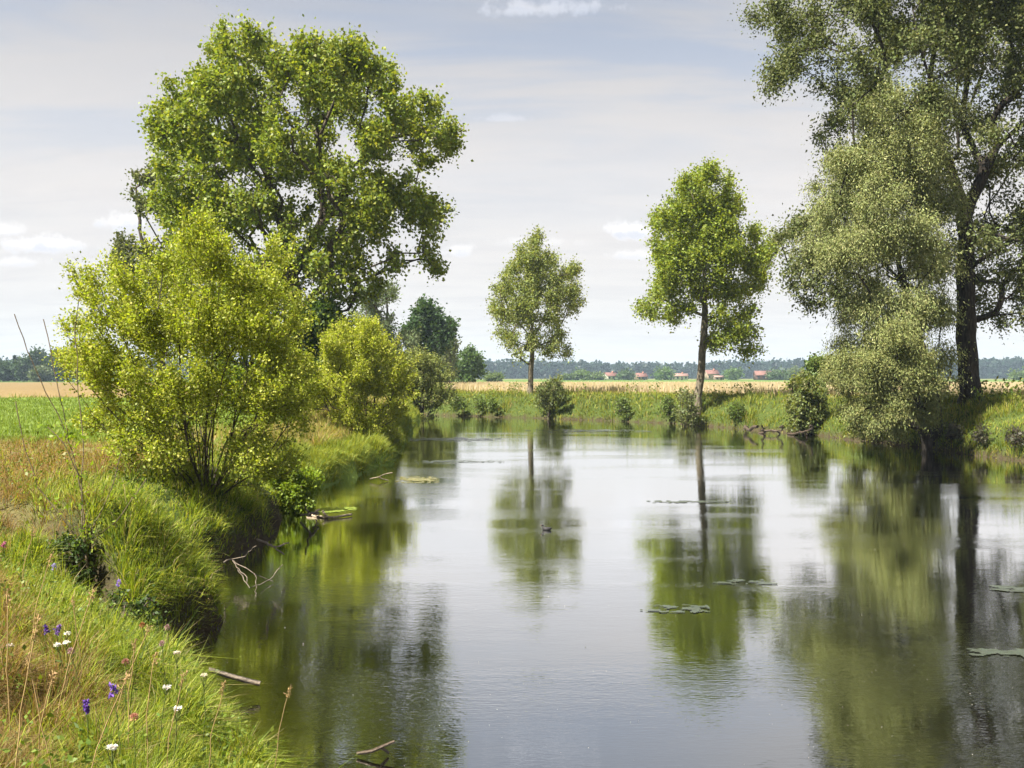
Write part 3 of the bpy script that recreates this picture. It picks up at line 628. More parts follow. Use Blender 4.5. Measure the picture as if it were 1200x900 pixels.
def make_grass():
    e = .15
    # left bank and meadow
    x, y = scatter(620000, 3.2, 27, -.66, .15)
    h, sd, side = height(x, y, True); k = (sd > .02) & (side < .5) & (seg_dist(x, y, GULLY) > .30 + .2 * (vnoise(x * 3, y * 3, 4) - .5))
    clumpn = fbm(x * 2.2, y * 2.2, 31, 2); k &= RNG.random(len(x)) < .35 + clumpn * .9
    x, y, h, sd = x[k], y[k], h[k], sd[k]; n = len(x); clumpn = clumpn[k]
    gx = (height(x + e, y) - height(x - e, y)) / (2 * e); gy = (height(x, y + e) - height(x, y - e)) / (2 * e)
    dn = sd + (fbm(x * .8, y * .8, 77, 3) - .5) * 1.4; dry = np.where(y < 12, sm(dn, .9, 1.7), sm(dn, 1.4, 2.6))
    isdry = RNG.random(n) < dry * .82
    fresh = 1 - dry
    H = (.09 + .19 * clumpn) * (1 + .15 * fresh) * RNG.uniform(.5, 1.3, n)
    H *= np.where((RNG.random(n) < .03) , 1.6, 1.0)
    H = H * (1 - .35 * sm(y, 15, 27))
    g = np.stack([-gx, -gy], 1); gl = np.linalg.norm(g, axis=1, keepdims=True); g = g / np.maximum(gl, 1e-3) * np.minimum(gl, .9)
    lean = RNG.normal(0, .40, (n, 2)) + g * .55 * np.where(sd < .5, 1.0, .4)[:, None] + np.array([.12, -.05])
    tx, ty, tr, tv = tufts(x, y, .42, 71); lean = lean + np.stack([tx, ty], 1) * 1.3; H = H * (1.45 - 1.1 * tr) * (.7 + .6 * tv)
    ll = np.linalg.norm(lean, axis=1, keepdims=True); lean = lean / np.maximum(ll, 1e-3) * np.minimum(ll, 1.05)
    Wd = .0055 * (np.maximum(y, 4) / 6) ** .8 * RNG.uniform(.7, 1.5, n) * np.where(isdry, .7, 1.0)
    c = shade((0.17, 0.235, 0.022), n); lime = RNG.random(n) < .5; c[lime] = shade((0.31, 0.35, 0.04), int(lime.sum()))
    dk = RNG.random(n) < .16; c[dk] = shade((0.05, 0.095, 0.015), int(dk.sum()))
    st = RNG.random(n) < .10; c[st] = shade((0.34, 0.29, 0.13), int(st.sum()))
    c[isdry] = shade((0.25, 0.165, 0.07), int(isdry.sum()), .4)
    V, f, cc = blades(np.stack([x, y, h - .02], 1), H, Wd, lean, c)
    set_props(np_mesh('bank_grass', V, f, M_GRASS, col=cc), 'dense green and straw coloured grass covering the left bank', 'grass', None, 'stuff')
    # left: farther bank, crop field
    x, y = scatter(130000, 25, 110, -.70, .0); x2, y2 = scatter(240000, 24, 80, -.26, .0); x = np.append(x, x2); y = np.append(y, y2)
    h, sd, side = height(x, y, True); k = (sd > .02) & (side < .5); x, y, h, sd = x[k], y[k], h[k], sd[k]; n = len(x)
    bank = sd < 3.4 + 1.5 * (fbm(x * .3, y * .3, 5, 2) - .5)
    H = np.where(bank, .36, .20) * RNG.uniform(.6, 1.3, n); H = np.where(y > 96, .5, H)
    c = shade((0.16, 0.22, 0.035), n); b2 = bank & (RNG.random(n) < .55); c[b2] = shade((0.25, 0.27, 0.035), int(b2.sum()))
    strw = ((bank & (sd > 1.4)) & (RNG.random(n) < .5)); c[strw] = shade((0.36, 0.27, 0.12), int(strw.sum()))
    fr = y > 96; c[fr] = shade((0.17, 0.12, 0.05), int(fr.sum()))
    Wd = .016 * (y / 25) ** .8 * RNG.uniform(.7, 1.4, n)
    lean = RNG.normal(0, .25, (n, 2)) + np.where((sd < 1)[:, None], np.array([[.45, -.1]]), 0); tx, ty, tr, tv = tufts(x, y, .9, 72); lean = lean + np.stack([tx, ty], 1) * .9; H = H * np.where(bank, (1.4 - 1.0 * tr) * (.6 + .8 * tv), 1)
    V, f, cc = blades(np.stack([x, y, h - .03], 1), H, Wd, lean, c)
    set_props(np_mesh('field_grass', V, f, M_GRASS, col=cc), 'bright green crop and long grass stretching back on the left', 'grass', None, 'stuff')
    # right / far bank
    x, y = scatter(900000, 22, 112, -.22, .85)
    h, sd, side = height(x, y, True); k = (sd > -.02) & (side > .5) & (sd < 9.5 + 2 * (fbm(x * .2, y * .2, 8, 2) - .5)) & (RNG.random(len(x)) < np.where(sd < 2.6, 1.1, .5))
    x, y, h, sd = x[k], y[k], h[k], sd[k]; n = len(x)
    tuft = fbm(x * .5, y * .5, 44, 3); H = (.17 + .34 * tuft) * RNG.uniform(.55, 1.25, n)
    H *= 1.0 - .3 * sm(sd, 3, 6)
    pat = fbm(x * .16, y * .3, 12, 3)
    c = shade((0.19, 0.245, 0.028), n); li = RNG.random(n) < (.25 + .5 * pat); c[li] = shade((0.29, 0.29, 0.05), int(li.sum()))
    dk = RNG.random(n) < .12 + .25 * (tuft > .62); c[dk] = shade((0.045, 0.08, 0.018), int(dk.sum()))
    strw = RNG.random(n) < .08 + .40 * sm(sd, 3.0, 7.0); c[strw] = shade((0.33, 0.26, 0.11), int(strw.sum()))
    Wd = .014 * (y / 25) ** .85 * RNG.uniform(.7, 1.5, n)
    lean = RNG.normal(0, .25, (n, 2)) + np.where((sd < .8)[:, None], np.array([[-.15, -.35]]), 0); tx, ty, tr, tv = tufts(x, y, 1.0, 73); lean = lean + np.stack([tx, ty], 1) * .9; H = H * (1.4 - 1.0 * tr) * (.6 + .8 * tv)
    V, f, cc = blades(np.stack([x, y, h - .03], 1), H, Wd, lean, c)
    set_props(np_mesh('far_bank_grass', V, f, M_GRASS, col=cc), 'tall yellow green grass and herbs covering the far bank', 'grass', None, 'stuff')
    # wheat
    x, y = scatter(110000, 45, 230, -.24, .75)
    h, sd, side = height(x, y, True); k = (sd > 7.6) & (side > .5); x, y, h = x[k], y[k], h[k]; n = len(x)
    V, f, cc = blades(np.stack([x, y, h - .03], 1), .75 * RNG.uniform(.7, 1.1, n), .05 * (y / 70) ** .6 * RNG.uniform(.7, 1.3, n), RNG.normal(0, .2, (n, 2)), shade((0.43, 0.365, 0.27), n, .18))
    set_props(np_mesh('wheat_crop', V, f, M_GRASS, col=cc), 'ripe pale wheat standing behind the far bank', 'wheat', None, 'stuff')
make_grass()

def make_weedlets():
    """broad leaved herbs between the grass of both banks"""
    C = []; 
    x, y = scatter(2600, 4, 26, -.6, .1); h, sd, side = height(x, y, True); k = (sd > .1) & (side < .5) & (fbm(x * .9, y * .9, 60, 2) > .5); x, y, h = x[k], y[k], h[k]
    for i in range(len(x)):
        m = 9; r = RNG.normal(0, .09, (m, 3)); r[:, 2] = RNG.uniform(.06, .32, m); C.append(np.array([x[i], y[i], h[i]]) + r)
    C = np.concatenate(C); V, Fq, c = leaves(C, .036, .6, 1.2, -.2, (0.11, 0.17, 0.022), .3, (0.15, 0.19, 0.03), .4)
    set_props(np_mesh('herbs', V, [Fq], M_LEAF, col=c), 'small broad leaved herbs growing through the grass of the left bank', 'herbs', None, 'stuff')
    C = []
    x, y = scatter(5000, 24, 100, -.1, .7); h, sd, side = height(x, y, True); k = (sd > .2) & (sd < 4.5) & (side > .5) & (fbm(x * .5, y * .5, 61, 2) > .60); x, y, h = x[k], y[k], h[k]
    for i in range(len(x)):
        m = 16; r = RNG.normal(0, .26, (m, 3)); r[:, 2] = RNG.uniform(.2, .95, m); C.append(np.array([x[i], y[i], h[i]]) + r)
    C = np.concatenate(C); V, Fq, c = leaves(C, .17, .6, .8, -.1, (0.10, 0.15, 0.025), .35, (0.17, 0.21, 0.035), .35)
    set_props(np_mesh('herbs', V, [Fq], M_LEAF, col=c), 'tall nettles and herbs growing in clumps along the far bank', 'herbs', None, 'stuff')
make_weedlets()

# small dark bushes and docks along the far waterline
SH = [(536, 462, 9, 84, 'low bush at the left end of the far bank, leftmost of the small waterline bushes'),
      (563, 464, 7, 81.5, 'small upright bush on the far bank, left of the thin greyish poplar'),
      (577, 466, 7, 81, 'small upright bush close left of the thin greyish poplar'),
      (728, 466, 9, 73, 'small brownish bush on the far bank between the two poplars'),
      (782, 462, 8, 69, 'small dark bush on the far bank left of the green poplar'),
      (863, 470, 9, 63, 'low leafy bush on the far bank right of the green poplar'),
      (1013, 492, 9, 52, 'low lush bush at the waterline left of the grey green willow'),
      (1117, 494, 9, 44, 'dark stemmed dock clump right of the grey green willow foot'),
      (1150, 498, 8, 42.5, 'dark stemmed dock clump under the right hand tree, second from the willow'),
      (1192, 500, 10, 41, 'dark stemmed dock clump at the right edge of the photo')]
for px, top, hw, Y, lab in SH:
    dock = 'dock' in lab
    xs = np.linspace(Y - 6, Y + 6, 60); h_, s_, _ = height((px - CX) / F * xs, xs, True); ok = np.where(s_ > .25)[0]
    Yb = float(xs[ok[0]]) if len(ok) else Y
    simple('dock_plant' if dock else 'small_bush', lab, 'plant' if dock else 'bush', px, top, 0, hw, Yb, (0.05, 0.05, 0.03) if dock else (0.08, 0.115, 0.025), 260 if dock else 700, .12 if dock else .15,
           R=.03, stems=6, clear=.0, n_att=70, group='docks under the right hand tree' if dock else 'small bushes along the far bank')

# ------------------------------------------------------------------ far landscape
def make_forest():
    cs = []; Vs = []; Fs = []; off = 0
    n_t = 3600
    u = RNG.uniform(-1.0, 1.0, n_t); d = 1080 + RNG.random(n_t) ** 1.3 * 150; x = u * d
    hh = 13 + 9.0 * fbm(x * .006 + 9, x * 0 + 2, 90, 3) + RNG.normal(0, 1.0, n_t); hh *= 1 + .12 * sm(u, .2, .5)
    for i in range(n_t):
        con = RNG.random() < .6; m = 34; z = RNG.random(m) ** .8
        rad = (2.1 * (1 - z) ** .7 + .3) if con else 3.2 * np.sqrt(np.clip(1 - (2 * z - 1) ** 2, .05, 1))
        a = RNG.uniform(0, 2 * np.pi, m); C = np.stack([x[i] + np.cos(a) * rad, d[i] + np.sin(a) * rad, 1.0 + z * hh[i] * (1.06 if con else .9)], 1)
        cs.append(C)
    C = np.concatenate(cs); V, Fq, c = leaves(C, 4.6, .8, .5, .3, (0.014, 0.034, 0.024), .3, (0.024, 0.048, 0.030), .3)
    set_props(np_mesh('forest', V, [Fq], M_LEAF, col=c), 'hazy blue green forest along the whole horizon', 'forest', None, 'stuff')
make_forest()

FT = 'hedge trees between the farm houses'
for px, top, hw, Y, colr, lab in ((579, 438, 12, 330, (0.07, 0.10, 0.03), 'low round bush at the near edge of the wheat, right of the small round tree'),
        (668, 441, 9, 560, (0.05, 0.08, 0.025), 'small dark hedge tree behind the scrub bush of the far bank'),
        (681, 434, 10, 560, (0.07, 0.11, 0.03), 'pale green hedge tree left of the first red roofed house'),
        (699, 440, 9, 570, (0.07, 0.10, 0.03), 'low wide bush directly left of the first red roofed house'),
        (733, 436, 9, 580, (0.045, 0.075, 0.03), 'round hedge tree between the first and second red roofed house'),
        (778, 432, 10, 575, (0.06, 0.105, 0.025), 'bright round hedge tree right of the second red roofed house'),
        (858, 433, 10, 575, (0.065, 0.11, 0.03), 'bright round hedge tree left of the long red barn'),
        (909, 435, 8, 585, (0.05, 0.085, 0.028), 'dark hedge tree overlapping the end of the long red barn'),
        (921, 436, 7, 590, (0.055, 0.09, 0.03), 'second hedge tree right of the long red barn'),
        (935, 432, 9, 590, (0.07, 0.095, 0.035), 'tall hedge tree just left of the sapling, right of the barn'),
        (970, 433, 10, 590, (0.06, 0.09, 0.03), 'hedge tree seen right of the sapling'),
        (1196, 436, 10, 560, (0.07, 0.105, 0.03), 'hedge tree at the right edge of the photo')):
    simple('hedge_tree', lab, 'tree', px, top, 0, hw, Y, colr, 1300, 1.15 * Y / 570, R=.3, clear=.0, n_att=90, group=FT)
FL = 'trees on the left horizon'
for px, top, hw, Y, colr, lab in ((4, 421, 8, 400, (0.03, 0.055, 0.025), 'dull green tree at the left edge of the photo on the horizon'),
        (28, 421, 10, 400, (0.035, 0.06, 0.028), 'soft green tree right of the pointed spruce on the left horizon'),
        (46, 408, 15, 400, (0.024, 0.045, 0.02), 'tall dark broad tree on the left horizon'),
        (68, 407, 14, 395, (0.022, 0.042, 0.02), 'tall dark tree right of the tallest broad one on the left horizon'),
        (90, 410, 14, 400, (0.024, 0.045, 0.02), 'dark tree half hidden by the tip of the near bush'),
        (48, 432, 8, 380, (0.06, 0.08, 0.035), 'low pale shrub before the dark trees of the left horizon'),
        (112, 414, 12, 400, (0.024, 0.045, 0.02), 'dark tree seen through the leaves of the near bush'),
        (-14, 415, 12, 400, (0.03, 0.05, 0.02), 'dark tree just beyond the left edge of the photo')):
    simple('distant_tree', lab, 'tree', px, top, 0, hw, Y, colr, 1900, 1.0, R=.4, clear=.0, n_att=110, group=FL)
def spruce(px, top, Y, hwm, lab):
    x = (px - CX) / F * Y; bz = hz(x, Y); Hh = CH + (HY - top) / F * Y - bz; root = empty('spruce_tree', (x, Y, bz), lab, 'tree', FL)
    m = 1300; z = RNG.random(m) ** .8; r = hwm * (1 - z) * RNG.random(m) ** .5; a = RNG.uniform(0, 6.28, m)
    V, Fq, c = leaves(np.stack([np.cos(a) * r, np.sin(a) * r, z * Hh + .3], 1), .9, .5, .4, .3, (0.02, 0.04, 0.02), .3); np_mesh('crown', V, [Fq], M_LEAF, root, col=c)
    S = Skel(); S.line([(0, 0, -.2), (0, 0, Hh * .9)], 2, 0); S.radii(.2, .03); V, Fq = S.tubes(); np_mesh('trunk', V, [Fq], M_BARK, root)
spruce(17, 418, 405, 1.7, 'narrow pointed spruce on the left horizon')
spruce(22.5, 421, 410, 1.4, 'shorter pointed spruce beside the narrow one on the left horizon')

# ------------------------------------------------------------------ farm houses
M_WALL = plain('render_white', (0.62, 0.58, 0.52), .9, .08, .4); M_WALLB = plain('render_buff', (0.45, 0.33, 0.25), .9, .1, .4)
M_ROOF = plain('red_tiles', (0.16, 0.08, 0.066), .85, .18, .8); M_ROOFG = plain('weathered_tiles', (0.25, 0.15, 0.125), .85, .2, .8)
M_WIN = plain('dark_glass', (0.03, 0.035, 0.04), .15, .1); M_CHIM = plain('chimney_brick', (0.3, 0.14, 0.1), .9)
def boxv(x0, x1, y0, y1, z0, z1):
    V = np.array([(x, y, z) for x in (x0, x1) for y in (y0, y1) for z in (z0, z1)], float)
    return V, np.array([(0, 1, 3, 2), (4, 6, 7, 5), (0, 4, 5, 1), (2, 3, 7, 6), (0, 2, 6, 4), (1, 5, 7, 3)])
def house(px0, px1, top, Y, label, roof, wall, depth=8.0, eave=.5, rot=0.0, chim=True, wins=3, group='farm houses before the forest'):
    w = (px1 - px0) / F * Y; x = ((px0 + px1) / 2 - CX) / F * Y; bz = hz(x, Y); Ht = CH + (HY - top) / F * Y - bz
    root = empty('farm_house', (x, Y, bz - .05), label, 'house', group); root.rotation_euler.z = rot
    he = Ht * (eave + .12); a = w / 2 - .35; d = depth / 2
    V = [(-a, -d, -.2), (a, -d, -.2), (a, d, -.2), (-a, d, -.2), (-a, -d, he), (a, -d, he), (a, d, he), (-a, d, he), (-a, 0, Ht - .25), (a, 0, Ht - .25)]
    np_mesh('wall', V, [[(0, 1, 5, 4), (2, 3, 7, 6), (3, 2, 1, 0)], [(1, 2, 6, 9, 5), (3, 0, 4, 8, 7)]], wall, root)
    ov = .45; sl = (Ht - .2 - he) / d; zl = he - sl * ov
    A = w / 2
    V = []; 
    for xx in (-A, A):
        V += [(xx, -d - ov, zl), (xx, 0, Ht - .15), (xx, d + ov, zl), (xx, -d - ov, zl + .18), (xx, 0, Ht + .06), (xx, d + ov, zl + .18)]
    f = [(0, 6, 7, 1), (1, 7, 8, 2), (3, 4, 10, 9), (4, 5, 11, 10), (0, 3, 9, 6), (2, 8, 11, 5), (0, 1, 4, 3), (1, 2, 5, 4), (6, 9, 10, 7), (7, 10, 11, 8)]
    rf = np_mesh('roof', V, [f], roof, root)
    if chim:
        V, f = boxv(a * .3, a * .3 + .8, -.9, -.1, Ht - 1.2, Ht + .8); np_mesh('chimney', V, [f], M_CHIM, rf)
    for k in range(wins):
        wx = -a + (k + .5) * 2 * a / wins; V, f = boxv(wx - .5, wx + .5, -d - .04, -d + .05, he * .35, he * .35 + 1.2); np_mesh('window', V, [f], M_WIN, root)
    for s in (-1, 1):
        V, f = boxv(min(s * (a - .05), s * (a + .04)), max(s * (a - .05), s * (a + .04)), -.5, .5, he + .1, he + 1.2); np_mesh('window', V, [f], M_WIN, root)
    V, f = boxv(a * .15, a * .15 + 1.0, -d - .06, -d + .05, -.1, 2.0); np_mesh('door', V, [f], M_WOODD, root)
house(707, 722.5, 436.5, 590, 'red roofed house with white gable, leftmost of the farm houses', M_ROOF, M_WALL, 9, .45, .35)
house(744, 757.5, 437, 600, 'small red roofed house, second from the left among the farm houses', M_ROOF, M_WALLB, 8, .38, .2)
house(786, 806, 437.5, 590, 'long pale house with faded tiles left of the green poplar trunk', M_ROOFG, M_WALL, 8, .5, -.08, wins=4)
house(826, 841, 433.5, 610, 'tall red roofed house just right of the green poplar trunk', M_ROOF, M_WALLB, 9, .5, .1)
house(836, 848, 440, 585, 'low buff outbuilding before the tall red roofed house', M_ROOFG, M_WALLB, 6, .55, 0, chim=False, wins=2)
house(884, 903.5, 434.5, 600, 'big barn with a high red roof, largest of the farm buildings', M_ROOF, M_ROOF, 12, .42, -.1, chim=False, wins=3)
house(905, 918, 435.5, 640, 'smaller red roofed barn behind the hedge trees right of the big barn', M_ROOF, M_ROOFG, 9, .45, 0, chim=False, wins=2)

# ------------------------------------------------------------------ tall dry stems, flowers
def tube_obj(name, lines, R, mat, parent=None, r0=.002, step=.06, wig=.004, o3=(0, 0, 0), ex=.6):
    S = Skel()
    for k, l in enumerate(lines):
        l = [np.array(p, float) for p in l]
        if k == 0: S.line(l, step, wig)
        else: j = S.nearest(l[0]); S.line([S.P[j]] + l[1:], step, wig, start=j)
    S.radii(R, r0, ex); V, Fq = S.tubes(); return np_mesh(name, V - np.array(o3), [Fq], mat, parent, smooth=True), S

def sapling():
    Y = 12.2; bx = (104 - CX) / F * Y; bz = hz(bx, Y); root = empty('sapling', (bx, Y, bz), 'nearly leafless sapling with long thin dark shoots left of the large near bush', 'sapling')
    def q(*p): return [W(a, b, Y) + np.array([0, c, 0]) for a, b, c in p]
    L = [[np.array([bx, Y, bz - .1])] + q((103, 620, 0), (100, 560, 0), (97, 500, .05), (92, 430, .05), (88, 380, 0)),
         q((103, 640, 0), (90, 590, .1), (78, 530, .15), (62, 485, .1), (45, 445, .05), (32, 410, 0), (17, 368, 0)),
         q((78, 530, .15), (66, 480, .2), (56, 430, .2), (48, 395, .2), (42, 373, .2)),
         q((103, 640, 0), (70, 600, -.1), (45, 570, -.1), (30, 520, -.1), (23, 470, -.1)),
         q((103, 640, 0), (125, 580, .1), (140, 520, .1)), q((103, 640, 0), (140, 610, -.1), (175, 560, -.1)), q((100, 560, 0), (80, 520, -.1), (60, 500, -.1)), q((103, 650, 0), (60, 640, 0), (35, 620, 0))]
    _, S = tube_obj('stem', L, .016, M_STEM, root, .003, .12, .008, (bx, Y, bz))
    P = np.array(S.P); k = RNG.integers(5, len(P), 620); C = P[k] + RNG.normal(0, .07, (620, 3)); C = C[(C[:, 2] < 2.65) & (C[:, 2] > bz + .05)]
    V, Fq, c = leaves(C, .06, .6, .5, 0, LIME, .3, (0.2, 0.2, 0.04), .3); np_mesh('crown', V - np.array([bx, Y, bz]), [Fq], M_LEAFY, root, col=c)
sapling()

def flower(kind, px, py, d, label, col):
    """one flowering stem; (px, py) is its head at d metres"""
    c = W(px, py, d); bx, by = c[0] + RNG.normal(0, .03), d + .05; bz = hz(bx, by) - .02
    if c[2] < bz + .12: c[2] = bz + .30
    name = {'umbel': 'yarrow_flower', 'knap': 'knapweed_flower', 'bell': 'bellflower'}[kind]; grp = {'umbel': 'white yarrow in the near grass', 'knap': 'pink clover and knapweed in the near grass', 'bell': 'violet flowers in the near grass'}[kind]
    root = empty(name, (bx, by, bz), label, 'flower', grp); o3 = np.array([bx, by, bz])
    mid = (np.array([bx, by, bz]) + c) / 2 + np.array([RNG.normal(0, .02), 0, .0])
    lines = [[o3, mid, c - [0, 0, .01]]]
    if kind == 'umbel':
        for a in np.linspace(0, 6.28, 7)[:-1]: lines.append([c - [0, 0, .06], c + [math.cos(a) * .022, math.sin(a) * .022, -.006]])
    tube_obj('stem', lines, .003, M_STEMG, root, .0012, .03, .002, o3)
    if kind == 'umbel':
        n = 120; r = np.sqrt(RNG.random(n)) * .018; a = RNG.uniform(0, 6.28, n); C = np.stack([np.cos(a) * r, np.sin(a) * r, .006 - r ** 2 * 4], 1) + c
        V, Fq, cc = leaves(C, .012, .9, 3, 0, col, .08)
    elif kind == 'knap':
        n = 150; dirs = unit(RNG.normal(size=(n, 3)) + [0, 0, .9]); C = c + dirs * .007; ax = dirs
        V, Fq, cc = leaves(C, .017, .35, 0, 0, col, .2, None, 0, dirs * 3)
    else:
        n = 90; k = RNG.integers(0, 5, n); hubs = np.stack([RNG.normal(0, .008, 5), RNG.normal(0, .008, 5), np.linspace(-.028, .018, 5)], 1); dirs = unit(RNG.normal(size=(n, 3)))
        V, Fq, cc = leaves(c + hubs[k], .019, .55, 0, 0, col, .25, None, 0, dirs * 1.5)
    np_mesh('flower_head', V - o3, [Fq], M_PETAL, root, col=cc)
    t = RNG.random((16, 1)) * .75; C = o3 * (1 - t) + c * t + RNG.normal(0, .02, (16, 3)); V, Fq, cc = leaves(C, .045, .3, .5, -.2, (0.08, 0.13, 0.02)); np_mesh('leaves', V - o3, [Fq], M_LEAF, root, col=cc)
M_STEMG = plain('green_stem', (0.10, 0.13, 0.03), .7)
PUR = (0.13, 0.06, 0.30); PNK = (0.42, 0.27, 0.25); WHT = (0.72, 0.70, 0.62); ORG = (0.36, 0.17, 0.06)
for k in (('bell', 99, 828, 4.9, 'violet bellflower low in the near grass, largest and brightest of the violet flowers', PUR),
          ('bell', 132, 807, 5.1, 'violet and lilac bellflower spike leaning beside a straw coloured stalk', (0.22, 0.12, 0.45)),
          ('bell', 53, 738, 6.6, 'small deep violet flower at the left, above the white yarrow pair', PUR),
          ('bell', 67, 737, 6.7, 'faint lilac flower right beside the small deep violet one', (0.2, 0.12, 0.32)),
          ('bell', 138, 683, 9.0, 'lilac flower beside the dark gully in the bank', (0.35, 0.24, 0.6)),
          ('bell', 62, 664, 9.4, 'pale lilac flower left of the dark gully', (0.4, 0.36, 0.55)),
          ('bell', 4, 638, 10.4, 'pink flower spike at the left edge of the photo', (0.5, 0.15, 0.28)),
          ('knap', 166, 733, 7.4, 'rusty orange seed head at the lip of the gully', ORG),
          ('knap', 195, 736, 7.5, 'dusty pink flower head at the lip of the gully, right of the orange one', PNK),
          ('knap', 189, 755, 7.0, 'dusty pink flower head just below the other one by the gully', PNK),
          ('knap', 82, 764, 6.1, 'pink clover head right below the pair of white yarrow heads', PNK),
          ('knap', 156, 842, 4.9, 'faded salmon clover head low in the near grass', (0.5, 0.25, 0.17)),
          ('knap', 146, 777, 5.8, 'withered brown pink head above the violet bellflowers', (0.42, 0.22, 0.16)),
          ('umbel', 66, 757, 6.2, 'white yarrow head, left one of a close pair', WHT), ('umbel', 77, 754, 6.3, 'white yarrow head, right one of a close pair', WHT),
          ('umbel', 206, 766, 6.9, 'cream yarrow head beside the pink heads by the gully', (0.62, 0.55, 0.42)), ('umbel', 130, 878, 4.3, 'white yarrow head nearest the bottom of the photo', WHT),
          ('umbel', 194, 807, 5.6, 'round white flower head in the bright green grass', WHT), ('umbel', 11, 758, 6.0, 'small white yarrow head at the left edge', (0.6, 0.52, 0.45)),
          ('umbel', 78, 743, 6.8, 'long white flower head tilted above the yarrow pair', WHT), ('umbel', 238, 793, 6.2, 'pale cream head near the edge of the bank', (0.6, 0.56, 0.4)),
          ('umbel', 207, 832, 5.2, 'small white head low in the bright green grass', WHT)):
    flower(k[0], k[1], k[2], k[3], k[4], k[5])

def straw_stalks():
    """long dry grass stalks with seed heads that rise over the near meadow: countable ones in front"""
    spots = [(10, 900, 45, 720, 4.2), (40, 900, 62, 790, 4.6), (85, 905, 150, 790, 4.4), (15, 850, 8, 690, 5.0), (60, 830, 110, 690, 5.6), (120, 840, 175, 735, 5.6), (30, 780, 60, 650, 6.4), (5, 800, -2, 640, 5.8),
             (150, 850, 158, 750, 5.4), (172, 860, 182, 765, 5.2), (75, 880, 30, 770, 4.5), (190, 880, 215, 790, 5.0), (318, 880, 340, 805, 6.4), (100, 780, 84, 700, 6.6), (240, 870, 262, 800, 5.6), (20, 720, 40, 620, 8.0)]
    LB = ['long stalk leaning right from the bottom left corner of the photo', 'short stalk near the bottom left corner, right of the leaning one', 'straw stalk rising to the right just beside the brightest violet flower',
          'tall thin stalk near the left edge, left of the yarrow pair', 'long stalk crossing in front of the white yarrow pair', 'straw stalk between the violet flowers and the rusty orange head', 'stalk behind the yarrow pair, by the small deep violet flower',
          'stalk rising along the very left edge of the photo', 'upright stalk right of the lilac bellflower spike', 'upright stalk below the dusty pink heads at the gully', 'stalk leaning left from the bottom edge', 'short stalk below the round white flower head',
          'lone stalk standing against the water at the right end of the near grass', 'stalk between the pink clover head and the lilac flower by the gully', 'stalk in the bright green grass near the pale log end', 'farthest stalk, in the brownish grass at the left edge']
    for k, (x0, y0, x1, y1, d) in enumerate(spots):
        x = (x0 - CX) / F * d; bz = hz(x, d); o3 = np.array([x, d, bz - .02]); tip = W(x1, y1, d - .1); tip[2] = max(tip[2], bz + .35); tip[2] = min(tip[2], bz + 1.05)
        root = empty('dry_grass_stalk', o3, 'dry grass ' + LB[k], 'grass stalk', 'straw coloured stalks in the near grass')
        mid = o3 * .5 + tip * .5 + np.array([-.02, 0, .05]); tube_obj('stem', [[o3, mid, tip]], .0028, M_STRAW, root, .0013, .05, .002, o3)
        t = 1 - RNG.random((50, 1)) * .22; C = mid * (1 - t) + tip * t + RNG.normal(0, .007, (50, 3)); V, Fq, cc = leaves(C, .016, .35, 0, -1, (0.38, 0.26, 0.12), .2); np_mesh('seed_head', V - o3, [Fq], M_PETAL, root, col=cc)
M_STRAW = plain('straw', (0.36, 0.25, 0.11), .8, .2)
straw_stalks()

# ------------------------------------------------------------------ driftwood, floating things, bird
def wood(name, label, lines, R, mat, r0, step=.1, wig=.02, cat='branch', ex=.6, group=None):
    pts = [[np.array(p, float) for p in l] for l in lines]; o3 = pts[0][0]
    o, S = tube_obj(name, pts, R, mat, None, r0, step, wig, o3, ex); o.location = o3; return set_props(o, label, cat, group)
def wz(px, py, z): # point on the horizontal plane z
    Y = (CH - z) * F / (py - HY); return np.array([(px - CX) / F * Y, Y, z])
wood('log', 'pale weathered log end lying at the water edge behind the bright near grass', [[wz(248, 786, .28), wz(275, 793, .20), wz(304, 802, .12)]], .03, M_WOODM, .022, .12, .012, 'log', .3)
wood('stick', 'dark wet stick floating at the bottom edge of the photo', [[wz(418, 884, .03), wz(436, 881, .06), wz(462, 870, .12)], [wz(445, 877, .08), wz(455, 884, .02)]], .018, M_WOODD, .007, .06, .006, 'stick', .5)
wood('dead_branch', 'bare pale branches dipping into the dark water under the large near bush', [[wz(262, 660, .45), wz(272, 655, .32), wz(288, 652, .38), wz(300, 640, .62)],
     [wz(272, 655, .32), wz(300, 672, .18), wz(320, 682, .02)], [wz(272, 655, .32), wz(292, 690, .12), wz(318, 676, .2), wz(331, 662, .35)], [wz(292, 690, .12), wz(278, 668, .3)], [wz(300, 672, .18), wz(297, 696, -.02)]], .013, M_WOODM, .0035, .1, .015)
wood('dead_branch', 'dark thin branch hanging over the water left of the mud spit', [[wz(300, 632, .8), wz(320, 640, .55), wz(338, 636, .35)], [wz(320, 640, .55), wz(332, 650, .3)]], .02, M_WOODD, .005, .1, .012)
wood('driftwood', 'flat pale driftwood stick lying at the mud spit in the left inlet', [[wz(360, 603, .03), wz(385, 605, .07), wz(412, 603, .04)], [wz(385, 605, .07), wz(378, 599, .15)]], .035, M_WOOD, .012, .15, .02, 'driftwood')
wood('driftwood', 'dark tangled driftwood lodged at the foot of the grassy mud spit', [[wz(352, 606, .05), wz(362, 600, .3), wz(374, 597, .15)], [wz(362, 600, .3), wz(358, 594, .5)], [wz(362, 600, .3), wz(370, 604, .05)]], .03, M_WOODD, .012, .15, .04, 'driftwood')
wood('driftwood', 'pale twig lying on the water off the tip of the grassy left spit', [[wz(436, 563, .03), wz(446, 560, .12), wz(460, 554, .3)], [wz(446, 560, .12), wz(455, 563, .03)]], .022, M_WOOD, .012, .15, .03, 'driftwood')
